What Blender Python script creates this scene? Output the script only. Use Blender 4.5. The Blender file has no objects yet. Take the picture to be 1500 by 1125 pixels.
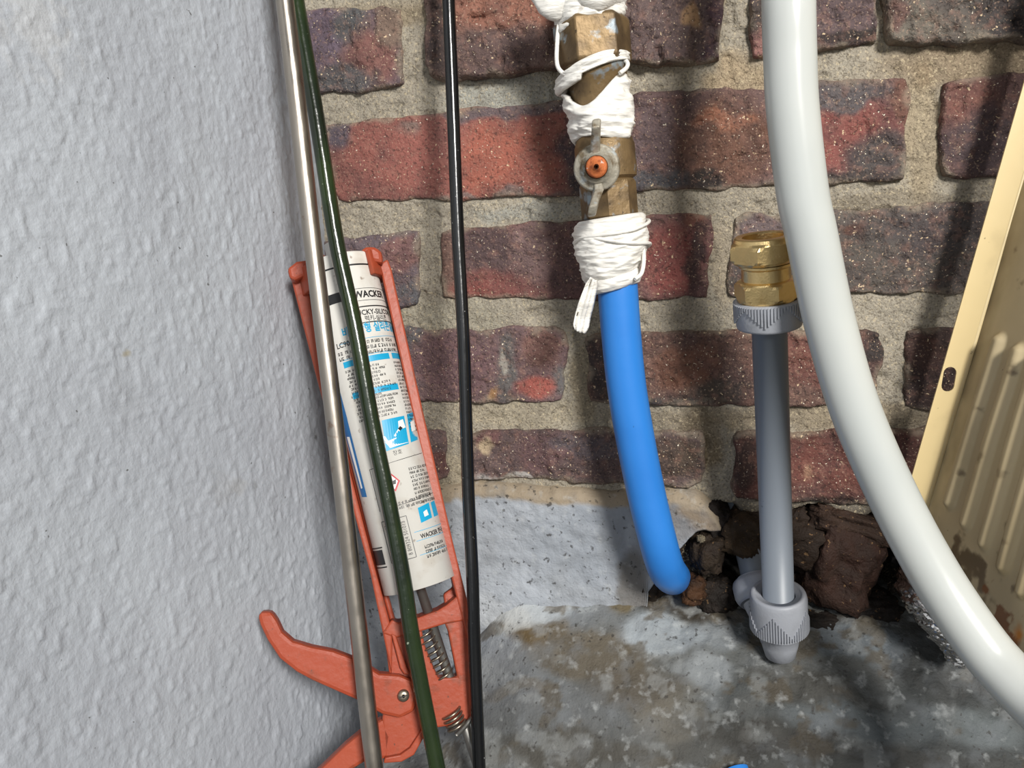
import bpy, math, random
import numpy as np
from mathutils import Vector, Matrix
from math import sin, cos, pi, radians, atan2, asin, sqrt

# ---------------------------------------------------------------- camera, light
F_PX, DIST, CAMH = 1133.0, 0.54, 0.375
cam_d = bpy.data.cameras.new('camera'); cam = bpy.data.objects.new('camera', cam_d)
bpy.context.scene.collection.objects.link(cam)
cam_d.sensor_width = 36.0; cam_d.lens = 36.0 * F_PX / 1500.0
cam_d.clip_start = 0.01
CAMR = Matrix.Rotation(radians(10.8), 3, 'Z') @ Matrix.Rotation(radians(90 - 10.6), 3, 'X') @ Matrix.Rotation(radians(-1.9), 3, 'Z')
cam.matrix_world = Matrix.Translation((0, -DIST, CAMH)) @ CAMR.to_4x4()
scn = bpy.context.scene; scn.camera = cam
scn.view_settings.view_transform = 'Standard'; scn.view_settings.look = 'None'
scn.view_settings.gamma = 1.0; scn.view_settings.use_curve_mapping = False
scn.view_settings.exposure = 0.0

world = bpy.data.worlds.new('world'); scn.world = world; world.use_nodes = True
wb = world.node_tree.nodes['Background']
wb.inputs[0].default_value = (0.93, 0.97, 1.0, 1); wb.inputs[1].default_value = 0.17

def area(name, loc, target, size, power, col):
    l = bpy.data.lights.new(name, 'AREA'); l.shape = 'RECTANGLE'; l.size, l.size_y = size; l.energy = power; l.color = col
    o = bpy.data.objects.new(name, l); scn.collection.objects.link(o); o.location = loc
    o.rotation_euler = (Vector(target) - Vector(loc)).to_track_quat('-Z', 'Y').to_euler()
    return o
area('window_light', (0.80, -1.75, 1.25), (0.0, 0.0, 0.25), (0.38, 0.42), 60.0, (1.0, 0.975, 0.93))
area('fill_light', (-0.15, -2.3, 0.75), (-0.1, 0.0, 0.2), (1.2, 1.0), 4.5, (0.94, 0.97, 1.0))  # broad frontal fill, added to soften the shadows; no doorway stands there

# ---------------------------------------------------------------- helpers
C = scn.collection
rng = np.random.RandomState(7); random.seed(7)
CP = np.array([0, -DIST, CAMH]); CR = np.array(CAMR)
def A(*v): return np.array(v, float)
def ray(px, py): return CR @ A((px - 750) / F_PX, -(py - 562.5) / F_PX, -1.0)
def hit(px, py, n, o):
    d = ray(px, py); return CP + d * (np.dot(np.asarray(o) - CP, n) / np.dot(d, n))
def at(px, py, Y=0.0): return hit(px, py, A(0, 1, 0), A(0, Y, 0))
def lin(c):
    c = np.asarray(c, float) / 255.0
    return np.where(c <= 0.04045, c / 12.92, ((c + 0.055) / 1.055) ** 2.4)
def unit(v): v = np.asarray(v, float); return v / np.linalg.norm(v)

def _h(ix, iy, iz, s):
    h = (ix.astype(np.int64) * 374761393 + iy.astype(np.int64) * 668265263 + iz.astype(np.int64) * 2147483647 + s * 974634777) & 0xffffffff
    h = ((h ^ (h >> 13)) * 1274126177) & 0xffffffff
    h = ((h ^ (h >> 16)) * 2246822519) & 0xffffffff
    return ((h ^ (h >> 15)) & 0xffff) / 65535.0
def vnoise(x, y, z=0.0, s=0):
    x, y, z = np.broadcast_arrays(np.asarray(x, float), np.asarray(y, float), np.asarray(z, float))
    ix, iy, iz = np.floor(x), np.floor(y), np.floor(z); fx, fy, fz = x - ix, y - iy, z - iz
    fx, fy, fz = [f * f * f * (f * (f * 6 - 15) + 10) for f in (fx, fy, fz)]
    r = 0
    for a in (0, 1):
        for b in (0, 1):
            for c in (0, 1):
                r = r + _h(ix + a, iy + b, iz + c, s) * (fx if a else 1 - fx) * (fy if b else 1 - fy) * (fz if c else 1 - fz)
    return r * 2 - 1
def fbm(x, y, z=0.0, o=4, s=0, g=0.5):
    r = 0; a = 1.0; f = 1.0
    for i in range(o):
        r = r + a * vnoise(np.asarray(x) * f, np.asarray(y) * f, np.asarray(z) * f, s + i * 17); a *= g; f *= 2.03
    return r
def sstep(a, b, x):
    if a > b: return 1 - sstep(b, a, x)
    t = np.clip((x - a) / (b - a), 0, 1); return t * t * (3 - 2 * t)

def tag(o, label=None, cat=None, group=None, kind=None):
    if label: o['label'] = label
    if cat: o['category'] = cat
    if group: o['group'] = group
    if kind: o['kind'] = kind
    return o
def empty(name, mw):
    o = bpy.data.objects.new(name, None); C.objects.link(o); o.empty_display_size = 0.02
    o.matrix_world = mw if isinstance(mw, Matrix) else Matrix.Translation(Vector(mw)); return o
def link(name, me, mat, parent=None, mw=None, smooth=True):
    if mat is not None:
        for m in (mat if isinstance(mat, (list, tuple)) else [mat]): me.materials.append(m)
    o = bpy.data.objects.new(name, me); C.objects.link(o)
    if parent: o.parent = parent
    if mw is not None: o.matrix_local = mw
    if smooth: me.polygons.foreach_set('use_smooth', [True] * len(me.polygons))
    return o
def mesh(verts, faces, name='m'):
    me = bpy.data.meshes.new(name); me.from_pydata([tuple(v) for v in verts], [], [tuple(int(i) for i in f) for f in faces]); me.update(); return me
def grid(P, cu=False, cv=False, capu=False):
    """P (nu,nv,3) -> verts, quads; cu / cv close the directions"""
    nu, nv = P.shape[:2]; idx = np.arange(nu * nv).reshape(nu, nv)
    if cu: idx = np.vstack([idx, idx[:1]])
    if cv: idx = np.hstack([idx, idx[:, :1]])
    q = np.stack([idx[:-1, :-1], idx[1:, :-1], idx[1:, 1:], idx[:-1, 1:]], -1).reshape(-1, 4)
    return P.reshape(-1, 3), q
def fast(verts, quads, name='m'):
    me = bpy.data.meshes.new(name); n = len(verts); m = len(quads)
    me.vertices.add(n); me.vertices.foreach_set('co', np.ascontiguousarray(verts, np.float32).ravel())
    me.loops.add(m * 4); me.loops.foreach_set('vertex_index', np.ascontiguousarray(quads, np.int32).ravel())
    me.polygons.add(m); me.polygons.foreach_set('loop_start', np.arange(0, m * 4, 4, dtype=np.int32))
    me.update(calc_edges=True); me.validate(); return me
def setcol(me, name, rgb):
    a = me.color_attributes.new(name, 'FLOAT_COLOR', 'POINT')
    d = np.ones((len(me.vertices), 4), np.float32); d[:, :3] = rgb; a.data.foreach_set('color', d.ravel())
class MB:
    def __init__(s): s.v = []; s.f = []
    def add(s, verts, faces):
        n = len(s.v); s.v += [tuple(v) for v in verts]; s.f += [tuple(int(i) + n for i in f) for f in faces]; return s
    def mesh(s): return mesh(s.v, s.f)
def spline(pts, n):
    P = np.array(pts, float); P = np.vstack([2 * P[0] - P[1], P, 2 * P[-1] - P[-2]]); out = []
    m = len(P) - 3
    for t in np.linspace(0, m, n):
        i = min(int(t), m - 1); u = t - i; a, b, c, d = P[i:i + 4]
        out.append(0.5 * ((2 * b) + (-a + c) * u + (2 * a - 5 * b + 4 * c - d) * u * u + (-a + 3 * b - 3 * c + d) * u ** 3))
    return np.array(out)
def frames(path):
    T = np.gradient(path, axis=0); T /= np.linalg.norm(T, axis=1)[:, None]
    n = np.cross(T[0], A(0.1, 1, 0.2)); n = unit(n); N = []
    for t in T:
        n = unit(n - t * np.dot(n, t)); N.append(n)
    N = np.array(N); return T, N, np.cross(T, N)
def tube(path, r, seg=24, hollow=0.0, dr=None):
    """r scalar or array; dr(theta, i) adds noise"""
    T, N, B = frames(path); th = np.linspace(0, 2 * pi, seg, endpoint=False)
    R = np.ones(len(path)) * r; R = np.repeat(R[:, None], seg, 1)
    if dr is not None: R = R + dr(th[None, :], np.arange(len(path))[:, None])
    P = path[:, None] + R[..., None] * (cos_(th)[None, :, None] * N[:, None] + sin_(th)[None, :, None] * B[:, None])
    v, q = grid(P, cv=True); v = list(map(tuple, v)); f = [tuple(x[::-1]) for x in q]
    n = len(path)
    if hollow:
        for k, (i, s) in enumerate(((0, 1), (n - 1, -1))):
            b0 = len(v)
            for rr, dd in ((hollow, 0), (hollow, 0.02)):
                for t in th: v.append(tuple(path[i] + rr * (cos(t) * N[i] + sin(t) * B[i]) + s * dd * T[i]))
            for j in range(seg):
                a, b = i * seg + j, i * seg + (j + 1) % seg; c, d = b0 + j, b0 + (j + 1) % seg; e, g = c + seg, b0 + seg + (j + 1) % seg
                f += [(a, b, d, c), (c, d, g, e)] if s > 0 else [(b, a, c, d), (d, c, e, g)]
            f.append(tuple(b0 + seg + j for j in range(seg)))
    else:
        f += [tuple(range(seg)), tuple((n - 1) * seg + j for j in range(seg))[::-1]]
    return v, f
def cos_(x): return np.cos(x)
def sin_(x): return np.sin(x)
def lathe(prof, seg=48, ngon=0, inner=True):
    """profile [(r,z)...] round local Z; ngon=6 gives hexagonal section"""
    th = np.linspace(0, 2 * pi, seg, endpoint=False)
    P = np.zeros((len(prof), seg, 3))
    for i, pr in enumerate(prof):
        r, z = pr[:2]; hx = pr[2] if len(pr) > 2 else 0
        k = np.ones(seg)
        if hx: k = cos(pi / hx) / np.cos((th % (2 * pi / hx)) - pi / hx) / cos(pi / hx) * cos(pi / hx)
        if hx: k = k / k.max()
        rk = r * k
        if len(pr) > 3: rk = np.minimum(rk, pr[3])
        P[i, :, 0] = rk * np.cos(th); P[i, :, 1] = rk * np.sin(th); P[i, :, 2] = z
    v, q = grid(P, cv=True); n = len(prof)
    f = [tuple(x) for x in q] + [tuple(range(seg))[::-1], tuple((n - 1) * seg + j for j in range(seg))]
    return v, f
def rotmat(o, u, v, w):
    m = Matrix((( u[0], v[0], w[0], o[0]), (u[1], v[1], w[1], o[1]), (u[2], v[2], w[2], o[2]), (0, 0, 0, 1))); return m
class Frame:
    """plane in the room: origin o, u to the right, v up along the thing, w out of the plane towards the viewer"""
    def __init__(s, o, v, w):
        s.o = np.asarray(o, float); s.v = unit(v); w = np.asarray(w, float); s.w = unit(w - s.v * np.dot(w, s.v)); s.u = np.cross(s.v, s.w)
    def loc(s, px, py, w=0.0):
        p = hit(px, py, s.w, s.o + s.w * w) - s.o; return np.dot(p, s.u), np.dot(p, s.v)
    def world(s, u, v, w): return s.o + s.u * u + s.v * v + s.w * w
    def mat(s): return rotmat(s.o, s.u, s.v, s.w)
    def matz(s):   # local Z along v, local -Y towards viewer
        return rotmat(s.o, s.u, -s.w, s.v)
def prism(poly, w0, w1):
    n = len(poly); v = [(a, b, w0) for a, b in poly] + [(a, b, w1) for a, b in poly]
    ar = sum(poly[i][0] * poly[(i + 1) % n][1] - poly[(i + 1) % n][0] * poly[i][1] for i in range(n))
    f = [tuple(range(n, 2 * n)), tuple(range(n))[::-1]] + [(i, (i + 1) % n, n + (i + 1) % n, n + i) for i in range(n)]
    if ar < 0: f = [x[::-1] for x in f]
    return v, f
def box(c, s):
    x, y, z = c; a, b, d = [k / 2 for k in s]
    v = [(x + i * a, y + j * b, z + k * d) for i in (-1, 1) for j in (-1, 1) for k in (-1, 1)]
    return v, [(0, 1, 3, 2), (4, 6, 7, 5), (0, 4, 5, 1), (2, 3, 7, 6), (0, 2, 6, 4), (1, 5, 7, 3)]
def bevel(o, w, seg=2, ang=30):
    m = o.modifiers.new('bevel', 'BEVEL'); m.width = w; m.segments = seg; m.limit_method = 'ANGLE'; m.angle_limit = radians(ang); m.harden_normals = False
    for p in o.data.polygons: p.use_smooth = False
    return o

# ---------------------------------------------------------------- materials
def rgba(c): l = lin(c); return (l[0], l[1], l[2], 1)
def M(name, col, rough=0.5, metal=0.0, layers=(), bumps=(), attr=None, spec=0.5, sss=0.0, coat=0.0, trans=0.0, rlay=None, obj=False):
    """layers: (scale, detail, lo, hi, colour, (sx,sy,sz)) noise-thresholded colour layers; bumps: (scale, detail, distance, (sx,sy,sz))"""
    m = bpy.data.materials.new(name); m.use_nodes = True; nt = m.node_tree; N = nt.nodes; Lk = nt.links.new
    b = N['Principled BSDF']; b.inputs['Roughness'].default_value = rough; b.inputs['Metallic'].default_value = metal
    b.inputs['Specular IOR Level'].default_value = spec; b.inputs['Coat Weight'].default_value = coat
    if sss: b.inputs['Subsurface Weight'].default_value = sss; b.inputs['Subsurface Radius'].default_value = (0.006, 0.006, 0.006); b.inputs['Subsurface Scale'].default_value = 1.0
    geo = N.new('ShaderNodeNewGeometry'); src = geo.outputs['Position']
    if obj: tc = N.new('ShaderNodeTexCoord'); src = tc.outputs['Object']
    def noise(sc, det, st, off):
        mp = N.new('ShaderNodeMapping'); Lk(src, mp.inputs[0]); mp.inputs['Scale'].default_value = st or (1, 1, 1); mp.inputs['Location'].default_value = (off * 1.7, off * .9, off * 2.3)
        n = N.new('ShaderNodeTexNoise'); n.inputs['Scale'].default_value = sc; n.inputs['Detail'].default_value = det; Lk(mp.outputs[0], n.inputs['Vector']); return n.outputs[0]
    cs = None
    if attr:
        at_ = N.new('ShaderNodeAttribute'); at_.attribute_name = attr; cs = at_.outputs[0]
    for i, ly in enumerate(layers):
        sc, det, lo, hi, c2 = ly[:5]; st = ly[5] if len(ly) > 5 else None; mode = ly[6] if len(ly) > 6 else 'MIX'
        mr = N.new('ShaderNodeMapRange'); Lk(noise(sc, det, st, 3.1 + i * 5.3), mr.inputs[0]); mr.inputs[1].default_value = lo; mr.inputs[2].default_value = hi
        if len(ly) > 7: mr.inputs[4].default_value = ly[7]
        mx = N.new('ShaderNodeMix'); mx.data_type = 'RGBA'; mx.blend_type = mode
        if cs: Lk(cs, mx.inputs[6])
        else: mx.inputs[6].default_value = rgba(col)
        mx.inputs[7].default_value = rgba(c2); Lk(mr.outputs[0], mx.inputs[0]); cs = mx.outputs[2]
    if cs: Lk(cs, b.inputs['Base Color'])
    else: b.inputs['Base Color'].default_value = rgba(col)
    pn = None
    for i, bp in enumerate(bumps):
        sc, det, dist = bp[:3]; st = bp[3] if len(bp) > 3 else None
        bu = N.new('ShaderNodeBump'); bu.inputs['Strength'].default_value = 1.0; bu.inputs['Distance'].default_value = dist
        Lk(noise(sc, det, st, 11.3 + i * 3.7), bu.inputs['Height'])
        if pn: Lk(pn, bu.inputs['Normal'])
        pn = bu.outputs[0]
    if pn: Lk(pn, b.inputs['Normal'])
    if rlay:
        sc, lo, hi, r0, r1 = rlay; mr = N.new('ShaderNodeMapRange'); Lk(noise(sc, 4, None, 21.0), mr.inputs[0])
        mr.inputs[1].default_value, mr.inputs[2].default_value, mr.inputs[3].default_value, mr.inputs[4].default_value = lo, hi, r0, r1
        Lk(mr.outputs[0], b.inputs['Roughness'])
    return m
mt_brick = M('burnt brick', (0, 0, 0), 0.8, attr='Col', spec=0.35, layers=[
    (60, 5, .42, .68, (66, 54, 56), None, 'MIX', .45), (170, 4, .52, .72, (150, 110, 96), None, 'MIX', .35), (420, 4, .55, .66, (48, 38, 36), None, 'MIX', .6), (650, 3, .58, .68, (168, 140, 120), None, 'MIX', .45), (380, 2, .69, .725, (214, 190, 156), None, 'MIX', .9),
    (620, 1, .735, .76, (235, 225, 205), None, 'MIX', .9)],
    bumps=[(190, 8, .0020), (700, 5, .0010)])
mt_mortar = M('sandy mortar', (0, 0, 0), 0.9, attr='Col', spec=0.2, layers=[
    (45, 5, .40, .70, (120, 112, 100), None, 'MIX', .45), (700, 4, .50, .66, (84, 74, 60), None, 'MIX', .6), (560, 3, .56, .68, (210, 194, 162), None, 'MIX', .5)],
    bumps=[(300, 7, .0016), (1100, 4, .0008)])
mt_cement = M('grey painted cement', (0, 0, 0), 0.7, attr='Col', spec=0.35, layers=[
    (70, 6, .5, .75, (112, 116, 120), None, 'MIX', .45), (34, 7, .50, .72, (104, 102, 98), None, 'MIX', .28), (260, 4, .62, .70, (50, 47, 44), None, 'MIX', .75), (130, 8, .58, .74, (190, 193, 193), None, 'MIX', .36)],
    bumps=[(90, 6, .0018), (600, 3, .0005)])
mt_plaster = M('pale blue grey wall paint', (0, 0, 0), 0.55, attr='Col', spec=0.4, layers=[
    (9, 3, .42, .62, (162, 166, 174), None, 'MIX', .5), (30, 4, .66, .85, (150, 154, 160), None, 'MIX', .4), (230, 2, .755, .785, (80, 80, 78), None, 'MIX', .8)],
    bumps=[(170, 5, .0007, (1, .9, .75)), (420, 4, .0005, (1, .9, .8))])
mt_rubble = M('dark brown rubble', (0, 0, 0), 0.75, attr='Col', spec=0.3, layers=[  # broken stones in a dark brown tone
    (90, 5, .45, .7, (40, 30, 24), None, 'MIX', .6), (330, 2, .67, .72, (120, 92, 62), None, 'MIX', .7)], bumps=[(110, 6, .004), (600, 3, .001)])
mt_steel = M('worn stainless steel', (168, 160, 150), 0.33, 1.0, layers=[(22, 4, .55, .72, (128, 118, 106), (1, 1, .3), 'MIX', .6), (70, 5, .665, .74, (122, 84, 58), None, 'MIX', .75)],
    bumps=[(500, 2, .0001, (1, 1, .05))], rlay=(60, .3, .7, .26, .42))
mt_green = M('green vinyl coating', (28, 40, 22), 0.22, layers=[(40, 4, .45, .7, (44, 60, 28), (1, 1, .4), 'MIX', .7), (20, 3, .55, .7, (18, 24, 18), None, 'MIX', .8), (260, 2, .755, .78, (150, 160, 140), None, 'MIX', .9)], spec=.6, bumps=[(140, 3, .0003)])
mt_black = M('black vinyl coating', (14, 15, 17), 0.2, layers=[(380, 2, .74, .76, (150, 150, 150), None, 'MIX', .9)], spec=.6, bumps=[(90, 3, .0002)])
mt_orange = M('orange plastic', (162, 72, 46), 0.45, layers=[(28, 4, .40, .75, (158, 64, 40), None, 'MIX', .7), (110, 7, .56, .74, (118, 66, 48), None, 'MIX', .7), (420, 2, .72, .75, (90, 60, 48), None, 'MIX', .8)], spec=.4, bumps=[(220, 3, .0003)])
mt_tube = M('white cartridge plastic', (226, 223, 216), 0.38, layers=[(50, 7, .54, .74, (190, 176, 158), None, 'MIX', .6), (170, 7, .645, .72, (130, 106, 88), None, 'MIX', .7)], spec=.5)
mt_ink = M('black print', (28, 28, 30), 0.45)
mt_cyan = M('cyan print', (20, 160, 205), 0.45)
mt_bluep = M('blue print', (22, 100, 158), 0.45)
mt_red = M('red print', (190, 36, 50), 0.45)
mt_whitep = M('white print', (232, 232, 228), 0.45)
mt_gray_metal = M('dull zinc plated steel', (128, 126, 122), 0.45, 0.8, layers=[(120, 4, .55, .7, (96, 90, 82), None, 'MIX', .8)])
mt_spring = M('spring steel', (150, 140, 125), 0.35, 0.9)
mt_bluepipe = M('blue polyethylene', (46, 124, 206), 0.36, spec=.5, layers=[(16, 3, .45, .7, (36, 110, 192), None, 'MIX', .6), (240, 3, .74, .78, (26, 70, 130), None, 'MIX', .7)], bumps=[(60, 3, .0003)])
mt_greypipe = M('grey polybutylene', (116, 123, 132), 0.42, spec=.5, layers=[(300, 2, .74, .77, (70, 76, 84), None, 'MIX', .8)])
mt_greyfit = M('light grey fitting plastic', (150, 153, 160), 0.5, spec=.45, layers=[(60, 4, .55, .75, (128, 130, 134), None, 'MIX', .6)], bumps=[(700, 2, .00012)])
mt_brass = M('new brass', (224, 196, 140), 0.3, 1.0, layers=[(90, 4, .55, .75, (196, 158, 96), None, 'MIX', .7)], bumps=[(900, 2, .00012)], rlay=(120, .35, .65, .30, .42))
mt_oldbrass = M('weathered brass', (126, 104, 72), 0.5, 0.45, layers=[(50, 5, .48, .62, (86, 70, 50), None, 'MIX', .8), (70, 4, .575, .64, (140, 152, 160), None, 'MIX', .85), (260, 3, .66, .72, (62, 50, 38), None, 'MIX', .8)], bumps=[(170, 5, .0007)])
mt_patina = M('patinated disc metal', (164, 158, 144), 0.55, 0.3, layers=[(120, 5, .5, .62, (104, 88, 64), None, 'MIX', .85), (150, 4, .60, .68, (184, 190, 190), None, 'MIX', .8)], bumps=[(300, 5, .0008)])
mt_rustscrew = M('orange corroded screw', (196, 110, 62), 0.6, 0.2, layers=[(300, 4, .5, .62, (140, 70, 40), None, 'MIX', .8), (400, 3, .64, .7, (214, 208, 200), None, 'MIX', .9)], bumps=[(500, 4, .0005)])
mt_tape = M('white thread tape', (234, 231, 224), 0.5, sss=.15, layers=[(40, 4, .55, .8, (200, 194, 184), (1, 1, 3), 'MIX', .7), (120, 5, .66, .76, (140, 128, 114), None, 'MIX', .6)], bumps=[(45, 4, .0012, (1, 1, 7)), (200, 3, .0004, (1, 1, 5))])
mt_hose = M('milky white hose', (190, 193, 190), 0.24, sss=.12, spec=.55, layers=[(10, 3, .42, .66, (176, 181, 180), None, 'MIX', .7), (22, 4, .70, .80, (180, 160, 130), None, 'MIX', .5)], bumps=[(25, 2, .0002)])
mt_cream = M('cream enamel sheet', (0, 0, 0), 0.42, attr='Col', layers=[(30, 6, .60, .80, (150, 128, 92), None, 'MIX', .35), (240, 3, .735, .77, (110, 86, 56), None, 'MIX', .7)], bumps=[(40, 3, .0004)])
mt_foil = M('crumpled aluminium foil', (205, 203, 200), 0.22, 1.0, bumps=[(120, 3, .0012)])
mt_dark = M('dark metal', (40, 36, 34), 0.6)  # plain dark tone for the upper pipe and the screw slot
mt_scuff = M('bare scuffed spot', (190, 190, 180), 0.7)

# ---------------------------------------------------------------- back wall
def blobs(x, z, lst, warp=0.004, ws=70.0):
    """lst of (x, z, rx, rz, colour, weight) world-space patches -> list of masks"""
    wx = x + warp * fbm(x * ws, z * ws, 3.3, 4, 5); wz = z + warp * fbm(x * ws, z * ws, 9.1, 4, 9); out = []
    for (bx, bz, rx, rz, *_r) in lst:
        d = np.sqrt(((wx - bx) / rx) ** 2 + ((wz - bz) / rz) ** 2); out.append(1 - sstep(0.65, 1.25, d))
    return out
K = DIST / F_PX   # metres per pixel on the back wall
def wb_(px, py, rx, ry, col, w=1.0):
    p = at(px, py, 0); return (p[0], p[2], rx * K, ry * K, col, w)
def paint(x, z, base, lst, warp=.004, ws=70.0):
    c = np.zeros((len(x), 3)) + lin(base)
    for m, b in zip(blobs(x, z, lst, warp, ws), lst):
        k = (m * b[5])[:, None]; c = c * (1 - k) + lin(b[4]) * k
    return c
cor0, cor1 = at(440, 0), at(545, 911)
def corner_x(z): return cor0[0] + (cor1[0] - cor0[0]) * (z - cor0[2]) / (cor1[2] - cor0[2])

xs = np.concatenate([np.arange(-.262, .26, .00125), np.linspace(.27, .75, 30)]); zs = np.concatenate([np.arange(-.03, .53, .00125), np.linspace(.54, .8, 20)])
X, Z = np.meshgrid(xs, zs, indexing='ij')
Y = 0.0018 + .0014 * fbm(X * 16, Z * 22, 1.0, 3, 1) + .0007 * fbm(X * 90, Z * 90, 2, 3, 2) + .0006 * fbm(X * 340, Z * 340, 2, 2, 3)
Y += .0022 * sstep(.62, .85, vnoise(X * 90, Z * 130, 4, 8))          # missing sand pockets
Y = np.maximum(Y, -.0004)
wx_ = X + .006 * fbm(X * 45, Z * 45, 7, 3, 4); wz_ = Z + .006 * fbm(X * 45, Z * 45, 8, 3, 6)
def hole(px, py, rx, ry, d):
    global Y
    p = at(px, py, 0); r = np.sqrt(((wx_ - p[0]) / (rx * K)) ** 2 + ((wz_ - p[2]) / (ry * K)) ** 2)
    Y = np.maximum(Y, d * (1 - sstep(.75, 1.15, r)))
# broken cavity at the foot of the wall
zt = at(1200, 742, 0)[2]
low = sstep(0, .012, (zt - wz_)) * sstep(at(1035, 800, 0)[0], at(1062, 800, 0)[0], wx_)
Y = np.maximum(Y, .026 * low + .008 * low * fbm(X * 60, Z * 60, 5, 3, 12))
hole(1085, 838, 42, 52, .075); hole(1300, 835, 40, 62, .07); hole(975, 860, 36, 42, .035); hole(1215, 905, 60, 25, .05)
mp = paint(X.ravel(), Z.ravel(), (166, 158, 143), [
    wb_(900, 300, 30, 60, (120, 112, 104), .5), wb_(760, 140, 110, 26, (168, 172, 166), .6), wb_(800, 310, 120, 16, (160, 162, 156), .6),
    wb_(1080, 130, 40, 50, (170, 146, 112), .6), wb_(1350, 210, 26, 90, (158, 142, 116), .7), wb_(1450, 90, 140, 34, (132, 112, 86), .7),  # right-hand joints darker, with shade painted into the mortar
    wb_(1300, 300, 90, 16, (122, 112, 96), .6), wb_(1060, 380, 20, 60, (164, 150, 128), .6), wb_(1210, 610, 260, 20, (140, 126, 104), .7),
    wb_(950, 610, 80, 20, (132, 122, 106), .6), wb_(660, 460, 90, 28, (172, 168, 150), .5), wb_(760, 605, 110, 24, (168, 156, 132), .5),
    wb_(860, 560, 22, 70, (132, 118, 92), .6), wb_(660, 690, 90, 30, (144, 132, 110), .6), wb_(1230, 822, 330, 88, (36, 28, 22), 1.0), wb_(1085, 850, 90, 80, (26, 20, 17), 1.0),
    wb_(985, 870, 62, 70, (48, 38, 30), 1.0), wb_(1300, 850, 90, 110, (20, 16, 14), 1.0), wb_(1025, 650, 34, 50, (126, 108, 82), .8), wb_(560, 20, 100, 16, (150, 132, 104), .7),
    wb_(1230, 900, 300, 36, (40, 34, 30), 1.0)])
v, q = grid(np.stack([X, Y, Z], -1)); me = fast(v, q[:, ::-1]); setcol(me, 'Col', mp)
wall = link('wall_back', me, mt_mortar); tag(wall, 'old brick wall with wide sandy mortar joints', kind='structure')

def brick(TL, TR, BR, BL, base, pats=(), prot=.003, rough=1.0, name='brick', mat=None, rnd=.0026, tilt=0.0, wob=.0023):
    c = [A(*p) if abs(p[0]) < 3 else at(*p, 0)[[0, 2]] for p in (TL, TR, BR, BL)]
    w = np.linalg.norm(c[1] - c[0]); h = np.linalg.norm(c[3] - c[0]); st = .0026 if abs(TL[0]) < 3 else .0013
    nu, nv = max(8, int(w / st)), max(8, int(h / st)); s = np.linspace(0, 1, nu); t = np.linspace(0, 1, nv)
    S, T = np.meshgrid(s, t, indexing='ij')
    P = (c[0][None, None] * ((1 - S) * (1 - T))[..., None] + c[1] * (S * (1 - T))[..., None] + c[2] * (S * T)[..., None] + c[3] * ((1 - S) * T)[..., None])
    x, z = P[..., 0].copy(), P[..., 1].copy(); sd = rng.randint(1000)
    eu = np.minimum(S, 1 - S) * w; ev = np.minimum(T, 1 - T) * h
    edge = np.exp(-np.minimum(eu, ev) / .008)
    x += edge * wob * fbm(z * 55 + x * 20, x * 20, sd, 3, 3) ; z += edge * wob * 1.2 * fbm(x * 50, z * 25, sd + 3.3, 3, 4)
    # rounded corners
    k = .01; cu = np.clip(1 - eu / k, 0, 1); cv = np.clip(1 - ev / k, 0, 1); pull = cu * cv * .0018
    x += np.where(S < .5, pull, -pull); z += np.where(T < .5, -pull, pull)
    y = -prot + rough * (.0016 * fbm(x * 40, z * 40, sd, 3, 7) + .0010 * fbm(x * 150, z * 150, sd, 3, 8)) + tilt * (S - .5)
    y += rough * .0025 * sstep(.62, .8, vnoise(x * 110, z * 110, sd, 11)) + rough * .004 * sstep(.72, .9, vnoise(x * 36, z * 36, sd, 12)) 
    y = np.minimum(y, -.0014 + .0006 * vnoise(x * 90, z * 90, sd, 15))
    ed = np.minimum(eu, ev) * (1 + .35 * vnoise(x * 120, z * 120, sd, 13)); y += .0055 * (1 - np.clip(ed / rnd, 0, 1)) ** 2
    y[0], y[-1], y[:, 0], y[:, -1] = .014, .014, .014, .014
    P3 = np.stack([x, y, z], -1); cen = P3.reshape(-1, 3).mean(0)
    col = paint(x.ravel(), z.ravel(), base, [wb_(*p) for p in pats], .005, 60.0)
    me_ = np.minimum(eu, ev).ravel(); sm = (sstep(.0052, .0, me_ + .0045 * fbm(x.ravel() * 75, z.ravel() * 75, sd, 4, 27) + .0012) * .65)
    # burnt fringe, individual tone drift
    lum = col.mean(1)[:, None]; col = (col * .68 + lum * .32 * A(1.06, 1.0, .93)) * A(1.04, 1.0, .93) * (.82 + .12 * fbm(x * 14, z * 14, sd, 3, 20).ravel()[:, None])
    col = col * (1 - sm[:, None]) + lin((150, 138, 120)) * sm[:, None]
    v, q = grid(P3 - cen); v = list(map(tuple, v)); rim = [i * nv for i in range(nu)] + [(nu - 1) * nv + j for j in range(1, nv)] + [i * nv + nv - 1 for i in range(nu - 2, -1, -1)] + [j for j in range(nv - 2, 0, -1)]
    me = bpy.data.meshes.new('brick'); me.from_pydata(v, [], [tuple(map(int, f)) for f in q] + [tuple(rim[::-1])]); me.update()
    setcol(me, 'Col', col); return link(name, me, mat or mt_brick, wall, Matrix.Translation(Vector(cen)))
PUR, GRY, RED, DRK, BRN = (112, 88, 96), (98, 96, 104), (168, 82, 68), (72, 60, 62), (124, 88, 76)
brick((432, 8), (590, 8), (596, 130), (448, 144), (112, 92, 106), [(470, 60, 34, 60, (112, 94, 120)), (512, 40, 30, 26, (88, 92, 100)), (545, 85, 42, 42, (138, 84, 82)), (575, 30, 24, 40, (128, 104, 92)), (500, 120, 60, 20, (92, 92, 100))], .003)
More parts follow.
